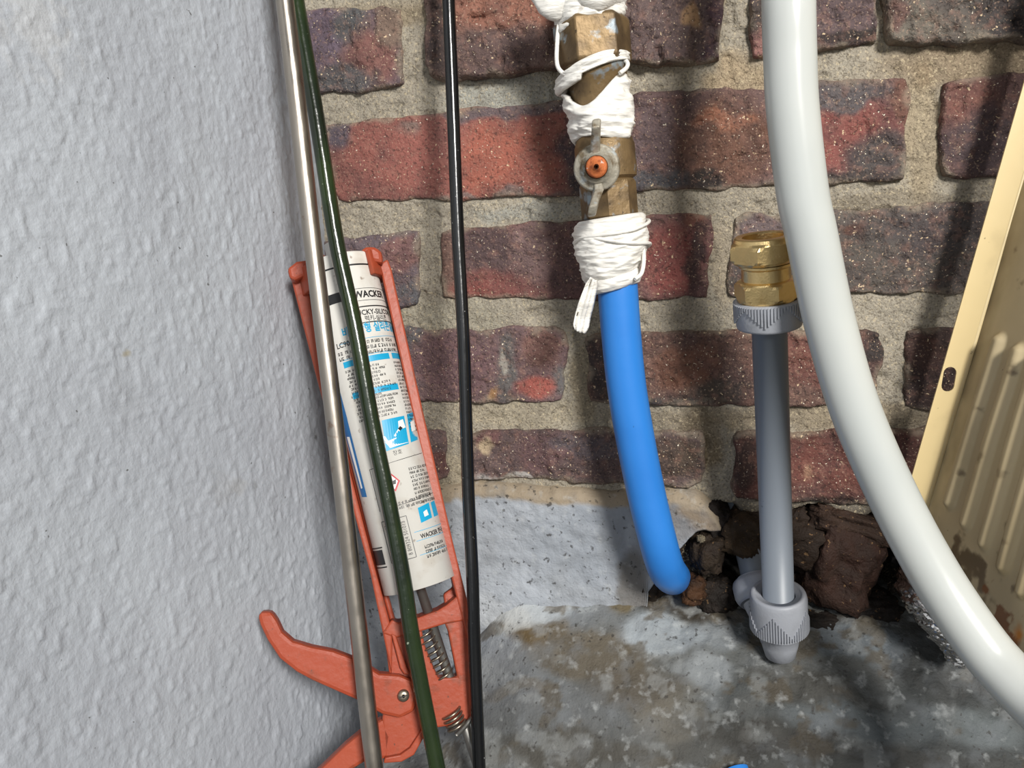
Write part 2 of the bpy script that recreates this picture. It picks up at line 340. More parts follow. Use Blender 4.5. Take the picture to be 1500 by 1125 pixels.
brick((625, -28), (1066, -42), (1056, 90), (628, 120), (120, 92, 88), [(760, 15, 110, 34, (158, 96, 76)), (720, 80, 90, 30, (108, 82, 82)), (990, 50, 90, 60, (116, 94, 98)), (1006, 25, 12, 16, (196, 150, 100)), (1048, 60, 14, 60, (88, 62, 78)), (645, 60, 14, 60, (92, 76, 76))], .009, 1.7)
brick((1097, -40), (1288, -44), (1286, 62), (1099, 92), (104, 84, 92), [(1116, 70, 20, 34, (146, 92, 92)), (1115, 10, 14, 30, (74, 64, 64)), (1250, 58, 70, 14, (56, 48, 48))], .005, 1.3)
brick((1293, -44), (1560, -56), (1560, 60), (1295, 76), (112, 106, 104), [(1350, 50, 90, 30, (124, 118, 110)), (1480, 20, 50, 60, (70, 66, 68)), (1305, 30, 16, 20, (120, 86, 82))], .009, 1.9)
brick((468, 178), (870, 138), (870, 289), (494, 299), (164, 86, 78), [(490, 190, 26, 30, (100, 88, 108)), (600, 190, 18, 14, (130, 112, 108)), (590, 235, 90, 46, (170, 88, 80)), (740, 235, 80, 52, (184, 88, 66)), (750, 160, 130, 13, (116, 98, 108)), (855, 215, 30, 90, (92, 72, 84)), (860, 270, 36, 26, (70, 66, 72)), (700, 288, 170, 7, (138, 110, 110))], .001, .5)  # dark right end also carries the valve's shadow, painted in
brick((905, 136), (1332, 112), (1328, 267), (905, 284), (118, 90, 94), [(955, 200, 40, 50, (122, 98, 108)), (960, 268, 60, 18, (92, 94, 106)), (1060, 215, 64, 70, (118, 76, 60)), (1030, 265, 30, 20, (60, 52, 52)), (1060, 175, 40, 12, (170, 100, 66)), (1240, 205, 80, 44, (152, 74, 70)), (1290, 235, 44, 34, (84, 78, 82)), (1230, 145, 90, 16, (98, 92, 100)), (1325, 150, 14, 34, (132, 82, 66)), (1240, 265, 80, 10, (74, 66, 68))], .003, 1.0)
brick((1374, 116), (1700, 80), (1700, 248), (1370, 262), (112, 78, 78), [(1410, 170, 30, 60, (138, 80, 72)), (1440, 210, 60, 40, (90, 72, 80))], .004, .8)
brick((460, 349), (619, 334), (614, 449), (480, 458), (110, 94, 108), [(580, 370, 36, 26, (136, 92, 96)), (600, 430, 20, 20, (96, 98, 110))], .002, 1.0)
brick((640, 333), (1046, 310), (1043, 441), (643, 440), (132, 88, 90), [(655, 390, 20, 60, (138, 100, 90)), (715, 365, 54, 40, (104, 78, 84)), (790, 360, 46, 44, (142, 108, 112)), (720, 425, 70, 24, (164, 78, 72)), (835, 380, 36, 50, (114, 80, 84)), (985, 385, 50, 50, (160, 72, 70)), (1022, 370, 14, 60, (84, 58, 62)), (1010, 322, 14, 12, (160, 90, 70))], .002, .8)
brick((1068, 314), (1520, 288), (1520, 430), (1066, 438), (100, 92, 92), [(1110, 345, 40, 40, (130, 112, 120)), (1090, 420, 40, 24, (86, 80, 78)), (1300, 380, 110, 50, (92, 86, 84)), (1250, 338, 14, 10, (110, 66, 50)), (1400, 340, 120, 30, (84, 78, 82))], .003, 1.1)
brick((450, 480), (836, 477), (830, 590), (470, 592), (122, 92, 100), [(600, 510, 24, 60, (98, 98, 108)), (660, 530, 70, 44, (126, 90, 102)), (745, 540, 16, 60, (106, 104, 108)), (738, 530, 6, 18, (170, 168, 162)), (790, 565, 30, 20, (176, 76, 66)), (795, 510, 30, 30, (132, 88, 84)), (824, 560, 14, 30, (100, 98, 104)), (730, 575, 8, 8, (180, 130, 70))], .002, 1.1)
brick((854, 487), (1291, 476), (1289, 597), (858, 593), (112, 80, 74), [(885, 540, 34, 60, (74, 62, 64)), (1000, 535, 46, 34, (136, 84, 62)), (1050, 570, 50, 20, (90, 78, 72)), (970, 585, 60, 12, (70, 66, 70)), (1190, 530, 80, 40, (128, 72, 64)), (1275, 510, 20, 30, (60, 54, 54))], .003, 1.0)  # dark left end carries the blue pipe's painted shadow
brick((1324, 478), (1620, 470), (1620, 604), (1320, 600), (78, 58, 56), [(1350, 520, 30, 30, (92, 62, 58))], .003, 1.0)
brick((450, 627), (658, 625), (657, 702), (470, 706), (120, 96, 100), [(640, 680, 20, 20, (118, 70, 70))], .001, 1.0)
brick((684, 630), (1036, 624), (1032, 714), (690, 703), (104, 82, 86), [(703, 640, 34, 20, (120, 76, 80)), (710, 655, 15, 17, (200, 176, 140)), (800, 660, 44, 30, (120, 84, 92)), (860, 650, 60, 14, (104, 92, 104)), (760, 700, 70, 7, (202, 204, 208), .8), (985, 675, 50, 34, (84, 68, 58))], .003, 1.3)
brick((1070, 632), (1520, 622), (1520, 742), (1074, 736), (112, 62, 56), [(1090, 680, 24, 44, (78, 52, 48)), (1240, 680, 80, 40, (124, 62, 54)), (1188, 690, 7, 12, (168, 118, 92)), (1230, 738, 200, 9, (58, 40, 34))], .004, .9)

# the courses go on above and to the right of the view
zA = at(845, -34, 0)[2]; zb_rows = [(at(1100, a, 0)[2], at(1100, b, 0)[2]) for a, b in ((-38, 90), (128, 276), (312, 438), (480, 597), (628, 738))]
tones = [(116, 88, 86), (104, 90, 92), (140, 82, 76), (98, 84, 86), (124, 96, 90)]
up_rows = [(zA + .013 + i * .0725 + .058, zA + .013 + i * .0725) for i in range(3)]
for i, (zt_b, zb_b) in enumerate(up_rows):
    x0 = -.262 - (.10 if i % 2 == 0 else 0)
    while x0 < .72:
        a, b = max(x0, -.255), x0 + .190; brick((a, zt_b), (b, zt_b), (b, zb_b), (a, zb_b), random.choice(tones), (), .004, 1.2); x0 += .203
rx = [at(1560, 0, 0)[0], at(1700, 150, 0)[0], at(1520, 350, 0)[0], at(1620, 540, 0)[0], at(1520, 680, 0)[0]]
for (zt_b, zb_b), x0 in zip(zb_rows, rx):
    x0 += .013
    while x0 < .72: brick((x0, zt_b), (x0 + .190, zt_b), (x0 + .190, zb_b), (x0, zb_b), random.choice(tones), (), .004, 1.2); x0 += .203

# loose rubble in the broken foot of the wall
def stone(px, py, rx, ry, Yc, ry_, col, parent, name='stone', sd=0, rot=0, mat=None):
    p = at(px, py, Yc); k = (DIST + Yc) / F_PX
    th = np.linspace(0, 2 * pi, 44, endpoint=False); ph = np.linspace(.02, pi - .02, 30)
    PH, TH = np.meshgrid(ph, th, indexing='ij'); d = np.stack([np.sin(PH) * np.cos(TH), np.sin(PH) * np.sin(TH), np.cos(PH)], -1)
    e = np.sign(d) * np.abs(d) ** .72
    r = 1 + .20 * fbm(d[..., 0] * 1.7 + sd, d[..., 1] * 1.7, d[..., 2] * 1.7, 4, sd) + .10 * fbm(d[..., 0] * 6 + sd, d[..., 1] * 6, d[..., 2] * 6, 4, sd)
    P = e * r[..., None] * A(rx * k, ry_, ry * k); c, s = cos(rot), sin(rot)
    P = np.stack([P[..., 0] * c - P[..., 2] * s, P[..., 1], P[..., 0] * s + P[..., 2] * c], -1)
    v, q = grid(P, cv=True); f = [tuple(map(int, x)) for x in q] + [tuple(range(44))[::-1], tuple(29 * 44 + j for j in range(44))]
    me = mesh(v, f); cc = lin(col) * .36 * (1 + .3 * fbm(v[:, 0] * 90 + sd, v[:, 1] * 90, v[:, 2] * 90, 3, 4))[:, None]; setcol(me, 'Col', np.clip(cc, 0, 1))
    return link(name, me, mat or mt_rubble, parent, Matrix.Translation(Vector(p)))
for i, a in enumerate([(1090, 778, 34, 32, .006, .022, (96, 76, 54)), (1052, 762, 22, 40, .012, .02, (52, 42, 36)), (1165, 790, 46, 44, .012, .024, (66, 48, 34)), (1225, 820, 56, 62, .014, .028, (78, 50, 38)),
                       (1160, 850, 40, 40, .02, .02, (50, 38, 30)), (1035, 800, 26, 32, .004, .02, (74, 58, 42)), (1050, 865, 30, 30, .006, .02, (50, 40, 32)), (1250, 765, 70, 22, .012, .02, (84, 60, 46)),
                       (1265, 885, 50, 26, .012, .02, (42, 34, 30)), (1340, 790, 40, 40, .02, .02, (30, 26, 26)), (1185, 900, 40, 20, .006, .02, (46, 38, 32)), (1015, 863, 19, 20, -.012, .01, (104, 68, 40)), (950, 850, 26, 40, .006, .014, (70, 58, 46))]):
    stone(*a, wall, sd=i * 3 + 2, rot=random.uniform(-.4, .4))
stone(1027, 789, 6, 5, -.014, .003, (205, 190, 160), wall, name='pebble', sd=50)

# cement skirting painted grey, with a bare mortar lip
tx = np.arange(-.262, at(1066, 750, 0)[0], .00125); ts = np.linspace(0, 1, 190)
top = np.interp(tx, [at(p, 700, 0)[0] for p in (300, 600, 700, 850, 930, 985, 1030, 1052, 1066)], [at(p, y, 0)[2] for p, y in ((300, 708), (600, 712), (700, 704), (850, 709), (930, 716), (985, 712), (1030, 722), (1050, 742), (1056, 770))])
top = top + .0016 * fbm(tx * 60, 0, 0, 3, 31)
bot = np.interp(tx, [at(p, 700, 0)[0] for p in (300, 930, 950, 985, 1010, 1035, 1066)], [-.02, -.02, at(0, 905, 0)[2] * 0 + at(940, 860, 0)[2], at(985, 805, 0)[2], at(1010, 790, 0)[2], at(1035, 775, 0)[2], at(1056, 776, 0)[2]])
bot = bot + .003 * fbm(tx * 80, 4, 0, 3, 33)
XX = np.repeat(tx[:, None], len(ts), 1); ZZ = top[:, None] + (bot - top)[:, None] * ts[None]
YY = -.0075 - .0035 * ts[None] + .0012 * fbm(XX * 25, ZZ * 25, 0, 3, 41) + .0005 * fbm(XX * 140, ZZ * 140, 0, 3, 42)
dtop = top[:, None] - ZZ; YY = YY + .0085 * (1 - np.clip(dtop / .009, 0, 1)) ** 2
dbt = ZZ - bot[:, None]; YY = YY + .010 * (1 - np.clip(dbt / .004, 0, 1)) ** 2 * (tx > at(925, 800, 0)[0])[:, None]
dend = (tx[-1] - XX); YY = YY + .012 * (1 - np.clip(dend / .006, 0, 1)) ** 2
YY[:, 0] = .02; YY[:, -1] = .02; YY[-1] = .02; YY[0] = .02
x, z, dt = XX.ravel(), ZZ.ravel(), dtop.ravel()
GB = (160, 165, 172)
cc = paint(x, z, GB, [wb_(860, 800, 100, 60, (140, 146, 154), .6), wb_(900, 745, 60, 24, (132, 138, 146), .5), wb_(985, 760, 46, 34, (112, 110, 110), .9), wb_(1030, 745, 34, 30, (124, 108, 88), .9), wb_(760, 850, 80, 30, (176, 182, 190), .6),
     wb_(930, 850, 22, 60, (98, 92, 84), .8), wb_(720, 890, 30, 30, (190, 194, 198), .6)])
m = (1 - sstep(.009, .0135, dt + .0016 * fbm(x * 90, z * 90, 0, 3, 44)))[:, None]; cc = cc * (1 - m) + lin((150, 136, 116)) * m
v, q = grid(np.stack([XX, YY, ZZ], -1)); me = fast(v, q); setcol(me, 'Col', cc)
sk = link('baseboard_back', me, mt_cement); tag(sk, 'grey painted cement skirting at the foot of the brick wall', kind='structure')

# floor with cement fillet running up to the wall
fx = np.concatenate([np.linspace(-.6, -.27, 14), np.arange(-.262, .26, .0015), np.linspace(.27, .75, 25)]); fy = np.concatenate([np.linspace(-1.4, -.26, 40), np.arange(-.255, .08, .0015)])
FX, FY = np.meshgrid(fx, fy, indexing='ij')
fil = .116 * sstep(-.135, .02, FY) ** .75 * sstep(-.215, -.10, FX + .012 * fbm(FX * 20, FY * 20, 2, 2, 50))
FZ = fil + .0020 * fbm(FX * 14, FY * 14, 0, 3, 51) + .0008 * fbm(FX * 60, FY * 60, 0, 4, 52) + .0004 * fbm(FX * 260, FY * 260, 0, 2, 53)
rgh = sstep(-.03, .0, FX) * sstep(-.13, -.03, FY); FZ += rgh * .0012 * fbm(FX * 120, FY * 120, 0, 3, 55)
def onfloor(px, py, z=.02): p = hit(px, py, A(0, 0, 1), A(0, 0, z)); return p
def filz(x, y): return .116 * sstep(-.135, .02, y) ** .75 * sstep(-.215, -.10, x)
def surf(px, py):
    z = .03
    for _ in range(30): p = onfloor(px, py, z); z = .5 * z + .5 * float(filz(p[0], p[1]))
    return p
def fb(px, py, rx, ry, col, w=1.0):
    p = surf(px, py); a = surf(px, py - 10); k = (p[1] + DIST) / F_PX * 1.1
    return (p[0], p[1] + p[2], rx * k, max(.5, ry) * max(3e-4, abs(a[1] + a[2] - p[1] - p[2]) / 10), col, w)
x, y = FX.ravel(), FY.ravel()
fl = [fb(1200, 960, 420, 130, (96, 98, 96), .9), fb(1300, 1060, 300, 80, (88, 92, 92), .8), fb(780, 930, 40, 26, (104, 88, 62), 1), fb(880, 960, 90, 36, (104, 95, 80), .9), fb(900, 880, 24, 20, (104, 92, 66), .9), fb(930, 1010, 70, 36, (98, 90, 78), .9),  # dark right-hand blobs: concrete stains plus painted shade of panel and hose
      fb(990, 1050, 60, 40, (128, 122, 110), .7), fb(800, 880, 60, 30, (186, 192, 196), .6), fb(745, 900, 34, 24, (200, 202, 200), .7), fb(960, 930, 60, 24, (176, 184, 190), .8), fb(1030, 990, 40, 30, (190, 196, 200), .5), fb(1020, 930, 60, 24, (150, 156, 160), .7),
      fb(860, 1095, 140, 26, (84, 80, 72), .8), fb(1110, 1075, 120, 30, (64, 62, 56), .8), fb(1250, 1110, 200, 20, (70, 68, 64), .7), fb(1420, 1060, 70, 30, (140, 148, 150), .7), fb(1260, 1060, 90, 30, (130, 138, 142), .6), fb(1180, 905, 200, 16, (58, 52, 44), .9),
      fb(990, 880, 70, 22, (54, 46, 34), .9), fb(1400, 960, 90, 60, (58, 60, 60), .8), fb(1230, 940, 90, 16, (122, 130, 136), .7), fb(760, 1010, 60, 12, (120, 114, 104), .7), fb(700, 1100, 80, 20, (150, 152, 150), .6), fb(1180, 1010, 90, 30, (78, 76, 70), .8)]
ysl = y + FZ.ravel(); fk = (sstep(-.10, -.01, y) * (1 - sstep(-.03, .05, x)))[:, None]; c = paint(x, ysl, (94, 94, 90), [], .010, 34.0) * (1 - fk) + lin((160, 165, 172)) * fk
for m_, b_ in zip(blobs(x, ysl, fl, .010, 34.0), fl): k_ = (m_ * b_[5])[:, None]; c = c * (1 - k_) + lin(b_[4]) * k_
# worn paint: efflorescence blotches and bare spots broken up by noise
n1 = fbm(x * 42, ysl * 42, 3, 5, 61); n2 = fbm(x * 60, ysl * 60, 8, 5, 63)
k = (sstep(.42, .62, n1) * sstep(-.16, -.05, y))[:, None] * .75; c = c * (1 - k) + lin((96, 87, 72)) * k
k = (sstep(.45, .85, n2))[:, None] * .35; c = c * (1 - k) + lin((180, 184, 184)) * k
c = c * (1 - .38 * (sstep(.0, -.07, y) * sstep(-.16, -.10, x)) - .16 * sstep(-.03, .06, x))[:, None]     # darker towards the front and the right
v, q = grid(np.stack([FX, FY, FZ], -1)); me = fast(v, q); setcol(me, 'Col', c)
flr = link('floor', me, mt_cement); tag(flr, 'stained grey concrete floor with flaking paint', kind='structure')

# left wall, plastered and painted; splayed a little and slightly out of plumb
SPL = radians(12)
ax_f = unit(A(-sin(SPL), -cos(SPL), 0)); up_l = unit(cor0 - cor1)
nl = unit(np.cross(up_l, ax_f)); nl = nl if nl[0] > 0 else -nl
ls = np.concatenate([np.arange(-.012, .10, .0009), np.arange(.10, .36, .0013), np.linspace(.37, 1.4, 50)]); lt = np.concatenate([np.arange(-.03, .53, .0013), np.linspace(.54, .8, 16)])
LS, LT = np.meshgrid(ls, lt, indexing='ij')
lo = cor1 + up_l * ((0 - cor1[2]) / up_l[2])
D_ = .0003 * fbm(LS * 50, LT * 30, 0, 3, 71) + .00024 * fbm(LS * 260, LT * 170, 0, 3, 72) + .0022 * fbm(LS * 9, LT * 5, 0, 2, 73)
D_ += .0006 * np.abs(fbm(LS * 90, LT * 18, 4, 2, 74)) * sstep(.0, .3, .22 - LS) + .0005 * sstep(.3, .7, vnoise(LS * 260, LT * 200, 0, 75))
P = lo + ax_f * LS[..., None] + up_l * LT[..., None] + nl * D_[..., None]
P[:, :, 1] = np.where(LS < .0, np.maximum(P[:, :, 1], .0), P[:, :, 1])
c = np.zeros((LS.size, 3)) + lin((173, 178, 185))
for (px, py, r, col, w) in [(197, 520, 9, (150, 140, 112), .8), (190, 590, 40, (164, 168, 174), .6), (330, 712, 34, (158, 160, 162), .6), (468, 640, 6, (90, 90, 86), .9), (378, 712, 8, (110, 112, 110), .8), (350, 710, 20, (168, 168, 166), .5), (60, 40, 60, (192, 194, 196), .6)]:
    p = hit(px, py, nl, lo); s0, t0 = np.dot(p - lo, ax_f), np.dot(p - lo, up_l); k_ = .42 / F_PX * r
    d = np.sqrt(((LS.ravel() - s0) / k_) ** 2 + ((LT.ravel() - t0) / k_) ** 2) + .5 * fbm(LS.ravel() * 200, LT.ravel() * 200, 0, 3, 78); k = ((1 - sstep(.4, 1.2, d)) * w)[:, None]; c = c * (1 - k) + lin(col) * k
v, q = grid(P); me = fast(v, q); setcol(me, 'Col', c)
wl = link('wall_left', me, mt_plaster); tag(wl, 'pale blue-grey painted rough plaster wall', kind='structure')

# ---------------------------------------------------------------- valve, tape and blue pipe
YV = -.05
vb, vt = at(896, 425, YV), at(862, 0, YV)
FV = Frame(vb, vt - vb, A(0.05, -1, -.1))
def vv(py, px=880): return FV.loc(px, py)[1]
kv = (DIST + YV) / F_PX
valve = empty('ball_valve', FV.matz()); tag(valve, 'old brass ball valve with butterfly handle, wrapped in white thread tape above the blue pipe', 'valve')
def uo(px, py): return FV.loc(px, py)[0]
def vpart(name, prof, mat, seg=72, u0=None, dz=0, rotz=0, parent=None):
    v, f = lathe(prof, seg); v = np.array(v)
    if rotz: c, s = cos(rotz), sin(rotz); v = np.stack([v[:, 0] * c - v[:, 1] * s, v[:, 0] * s + v[:, 1] * c, v[:, 2]], -1)
    if u0 is not None: v[:, 0] += u0
    return link(name, mesh(v, f), mat, parent or valve)
def rr(pxw): return pxw / 2 * kv
z0, z1 = vv(98, 868), vv(30, 866)
o = vpart('hex_nut', [(rr(80), z0 - .002), (rr(98), z0, 6), (rr(106), z0 + .002, 6), (rr(106), z1 - .002, 6), (rr(98), z1, 6), (rr(70), z1 + .001)], mt_oldbrass, u0=uo(868, 65), rotz=radians(8)); o.data.polygons.foreach_set('use_smooth', [False] * len(o.data.polygons)); bevel(o, .0008)
vpart('union_ring', [(rr(70), vv(168)), (rr(74), vv(160)), (rr(76), vv(118)), (rr(86), vv(114)), (rr(88), vv(92)), (rr(80), vv(88))], mt_oldbrass, u0=uo(874, 130))
o = vpart('valve_body', [(rr(60), vv(322)), (rr(78), vv(320), 8), (rr(80), vv(318), 8), (rr(80), vv(272), 8), (rr(76), vv(268)), (rr(72), vv(266)), (rr(84), vv(262)), (rr(86), vv(240)), (rr(84), vv(215)), (rr(74), vv(200)), (rr(66), vv(150)), (rr(40), vv(140))], mt_oldbrass, u0=uo(889, 262)); o.data.polygons.foreach_set('use_smooth', [False] * len(o.data.polygons))
# stem and butterfly handle, facing the viewer
hc = FV.loc(874, 245, .026)
def face(name, prof, mat, cx=0, cz=0, parent=valve):
    v, f = lathe(prof, 40); v = np.array(v); v = np.stack([v[:, 0] + hc[0] + cx, -v[:, 2], v[:, 1] + hc[1] + cz], -1); return link(name, mesh(v, f), mat, parent)
face('stem', [(.0075, .0), (.0075, .021), (.006, .022)], mt_oldbrass)
hd = face('handle', [(.0105, .0195), (.0132, .0205), (.0136, .0225), (.0124, .0235), (.009, .0245), (.0088, .027), (.0066, .0275)], mt_patina)
sc_ = face('screw', [(.0015, .024), (.0062, .024), (.0062, .0283), (.005, .0297), (.0015, .0302)], mt_rustscrew, parent=hd)
for sgn, (a, b) in ((1, (222, 174)), (-1, (276, 318))):
    za = FV.loc(875, a, .026)[1]; zb = FV.loc(877 if sgn > 0 else 868, b, .03)[1]; ub = uo(876 if sgn > 0 else 869, b) ; ua = hc[0]
    pts = [(za - sgn * .004, .020), (za, .0195), (za + (zb - za) * .35, .021), (zb - sgn * .004, .027), (zb, .0315), (zb - sgn * .001, .0375), (zb - sgn * .006, .041), (za + (zb - za) * .45, .036), (za + sgn * .0005, .028), (za - sgn * .004, .0245)]
    hw = .0024; n = len(pts); v = []
    for s in (-1, 1):
        for (zz, ww) in pts: v.append((ua + (ub - ua) * min(1, max(0, (zz - za) / (zb - za))) + s * hw, -ww, zz))
    f = [tuple(range(n)), tuple(range(n, 2 * n))[::-1]] + [(i, n + i, n + (i + 1) % n, (i + 1) % n) for i in range(n)]
    o = link('handle_wing', mesh(v, f), mt_patina, valve); bevel(o, .0012, 2)
def tapewrap(name, rfn, ztop, zbot, u0, seg=150, nz=60, sd=0, tilt=.0, amp=.0012, parent=valve, th0=0, th1=2 * pi):
    full = abs(th1 - th0 - 2 * pi) < 1e-6
    th = np.linspace(th0, th1, seg, endpoint=not full); t = np.linspace(0, 1, nz); TT, TH = np.meshgrid(t, th, indexing='ij')
    zt_, zb_ = ztop(TH), zbot(TH); ZZ = zb_ + (zt_ - zb_) * TT
    pz = ZZ + tilt * np.sin(TH + sd); cx, sx = np.cos(TH), np.sin(TH)
    w = fbm(pz * 330 + 1.4 * cx, cx * 1.6 + sd, sx * 1.6, 3, 80 + sd); w2 = 1 - 2 * np.abs(fbm(pz * 190 + .8 * sx, cx * 1.2 + sd, sx * 1.2, 2, 90 + sd))
    R = rfn(TT, TH) + amp * .5 * w + amp * .5 * w2 + .001 * fbm(cx * 2 + sd, sx * 2, TT * 4, 2, 95)
    R = R - .0012 * (np.exp(-TT * 25) + np.exp(-(1 - TT) * 25))
    P = np.stack([R * cx + u0(ZZ), R * sx, ZZ], -1)
    Pi = P.copy(); Rn = R - .0016; Pi[..., 0] = Rn * cx + u0(ZZ); Pi[..., 1] = Rn * sx
    PP = np.concatenate([P, Pi[::-1]], 0); v, q = grid(PP, cu=True, cv=full); q = q[:, ::-1]
    f = [tuple(map(int, x)) for x in q]
    if not full:
        n = len(th); m2 = 2 * nz
        f += [tuple(i * n for i in range(m2)), tuple(i * n + n - 1 for i in range(m2))[::-1]]
    return link(name, mesh(v, f), mt_tape, parent)
front = lambda TH: np.exp(-((np.mod(TH - 1.5 * pi + pi, 2 * pi) - pi) / .75) ** 2)      # 1 facing the viewer (theta=270 deg)
side = lambda TH: np.cos(TH)                                                             # +1 right, -1 left
uline = lambda a, b: (lambda z: np.interp(z, [vv(b[1]), vv(a[1])], [uo(*b), uo(*a)]))
# under the upper elbow
tapewrap('thread_tape', lambda t, th: rr(92) + .002 * t, lambda th: vv(-6) + 0 * th, lambda th: vv(38) + .003 * side(th), lambda z: uo(864, 20), sd=1, tilt=.003)
# thin diagonal band across the nut
tapewrap('thread_tape', lambda t, th: rr(104) + 0 * t, lambda th: vv(96) + .0055 * side(th) + .002 * front(th), lambda th: vv(110) + .0055 * side(th) - .003 * (side(th) < -.3), lambda z: uo(868, 100), sd=2, nz=24, amp=.0006)
# lump with the V opening
tapewrap('thread_tape', lambda t, th: rr(82) + .003 * np.sin(t * 2.6), lambda th: vv(112) - (vv(112) - vv(158)) * np.exp(-((np.mod(th - radians(245) + pi, 2 * pi) - pi) / .95) ** 2), lambda th: vv(206) + .002 * np.sin(th * 2), uline((872, 120), (884, 210)), sd=3, tilt=.004, amp=.0016)
tapewrap('thread_tape', lambda t, th: rr(92) + .0045 * np.sin(np.clip(t, 0, 1) * pi) ** .7 - .004 * (1 - t), lambda th: vv(320) + .001 * side(th), lambda th: vv(408) + .003 * side(th), uline((893, 320), (898, 410)), sd=4, tilt=.004, amp=.0018, nz=90)
tapewrap('thread_tape', lambda t, th: rr(72) + .002 * np.sin(t * pi), lambda th: vv(400) + .0025 * side(th), lambda th: vv(425) + .0025 * side(th), lambda z: uo(900, 415), sd=6, nz=26, amp=.0008)
for k_, (r_, ya, yb) in enumerate([(102, 340, 372), (104, 352, 330)]):      # twisted cords of tape
    th = np.linspace(radians(190), radians(390), 60); tt = np.linspace(0, 1, 60)
    P = np.stack([(rr(r_) + .001) * np.cos(th) + uo(897, 360), (rr(r_) + .001) * np.sin(th), vv(ya) + (vv(yb) - vv(ya)) * tt + .001 * np.sin(tt * 9)], -1)
    v, f = tube(P, .0011, 8); link('tape_cord', mesh(v, f), mt_tape, valve)
for pts in ([(819, 32), (817, 60), (818, 100), (835, 118)], [(938, 345), (943, 372), (940, 398), (930, 408)], [(905, 84), (918, 92), (918, 102), (908, 112)]):
    P = spline([(FV.loc(a, b, .006)[0], -.006 - .003 * i, FV.loc(a, b, .006)[1]) for i, (a, b) in enumerate(pts)], 20); v, f = tube(P, .0013, 8); link('tape_cord', mesh(v, f), mt_tape, valve)
# hanging tail of tape
n = 26; t = np.linspace(0, 1, n); cxp = np.interp(t, [0, .3, .7, 1], [869, 862, 853, 849]); cyp = np.interp(t, [0, 1], [408, 486]); wd = np.interp(t, [0, .12, .5, .9, 1], [8, 16, 21, 22, 14])
Pt = np.zeros((n, 12, 3))
for i in range(n):
    for j in range(12):
        s = j / 11 - .5; u, v_ = FV.loc(cxp[i] + s * wd[i], cyp[i] + s * 5, .022)
        Pt[i, j] = (u, -.021 - .0022 * sin(s * 9 + t[i] * 2) - .0015 * sin(s * 21) + .001 * sin(t[i] * 11), v_)
v, q = grid(Pt); o = link('tape_tail', mesh(v, q[:, ::-1]), mt_tape, valve); md = o.modifiers.new('solid', 'SOLIDIFY'); md.thickness = .0007
# supply pipe end above
P = spline([at(890, -420, -.022), at(872, -60, -.035), at(866, -25, -.045), at(863, 5, -.05)], 14); v, f = tube(P, rr(76), 40)
o = link('supply_pipe', mesh([FV_ for FV_ in v], f), mt_dark); o.parent = valve; o.matrix_parent_inverse = valve.matrix_world.inverted()
P = spline([at(790, -20, -.055), at(812, 8, -.06), at(842, -8, -.06), at(875, -6, -.066), at(905, -14, -.05)], 40)
v, f = tube(P, .0085, 26, dr=lambda th, i: .0016 * fbm(i * .22, np.cos(th) * 1.4, np.sin(th) * 1.4, 3, 7)); o = link('joint_packing', mesh(v, f), mt_tape); o.parent = valve; o.matrix_parent_inverse = valve.matrix_world.inverted()

bp = spline([at(899, 372, YV), at(903, 400, YV), at(909, 480, YV), at(917, 560, YV), at(930, 640, YV), at(946, 720, YV), at(963, 790, YV + .001), at(974, 828, YV + .008), at(983, 843, YV + .024), at(988, 846, .02)], 110)
v, f = tube(bp, .0125, 48); o = link('blue_water_pipe', mesh(v, f), mt_bluepipe); tag(o, 'bent blue plastic water pipe running from the taped valve into the wall foot', 'pipe')
p = bp[88:96]; v, f = tube(p, .01262, 40)

# ---------------------------------------------------------------- grey pipe with brass coupling
YG = -.052; kg = (DIST + YG) / F_PX
gt, gb = at(1127, 480, -.076), at(1140, 872, -.046)
FG = Frame(gb, gt - gb, A(0.0, -1, 0.05)); gp = empty('grey_water_pipe', FG.matz()); tag(gp, 'grey plastic riser pipe topped by a shiny brass coupling, standing on an elbow', 'pipe')
KT = .95
def gt_(px): return px / 2 * kg * KT
def gv(py, px=1130): return FG.loc(px, py)[1]
def g(px): return px / 2 * kg
def gpart(name, prof, mat, seg=72, rotz=0, parent=gp, u0=0):
    v, f = lathe(prof, seg); v = np.array(v); c, s = cos(rotz), sin(rotz); v = np.stack([v[:, 0] * c - v[:, 1] * s + u0, v[:, 0] * s + v[:, 1] * c, v[:, 2]], -1); return link(name, mesh(v, f), mat, parent)
gpart('pipe', [(g(46), gv(900)), (g(46), gv(470))], mt_greypipe, u0=0)
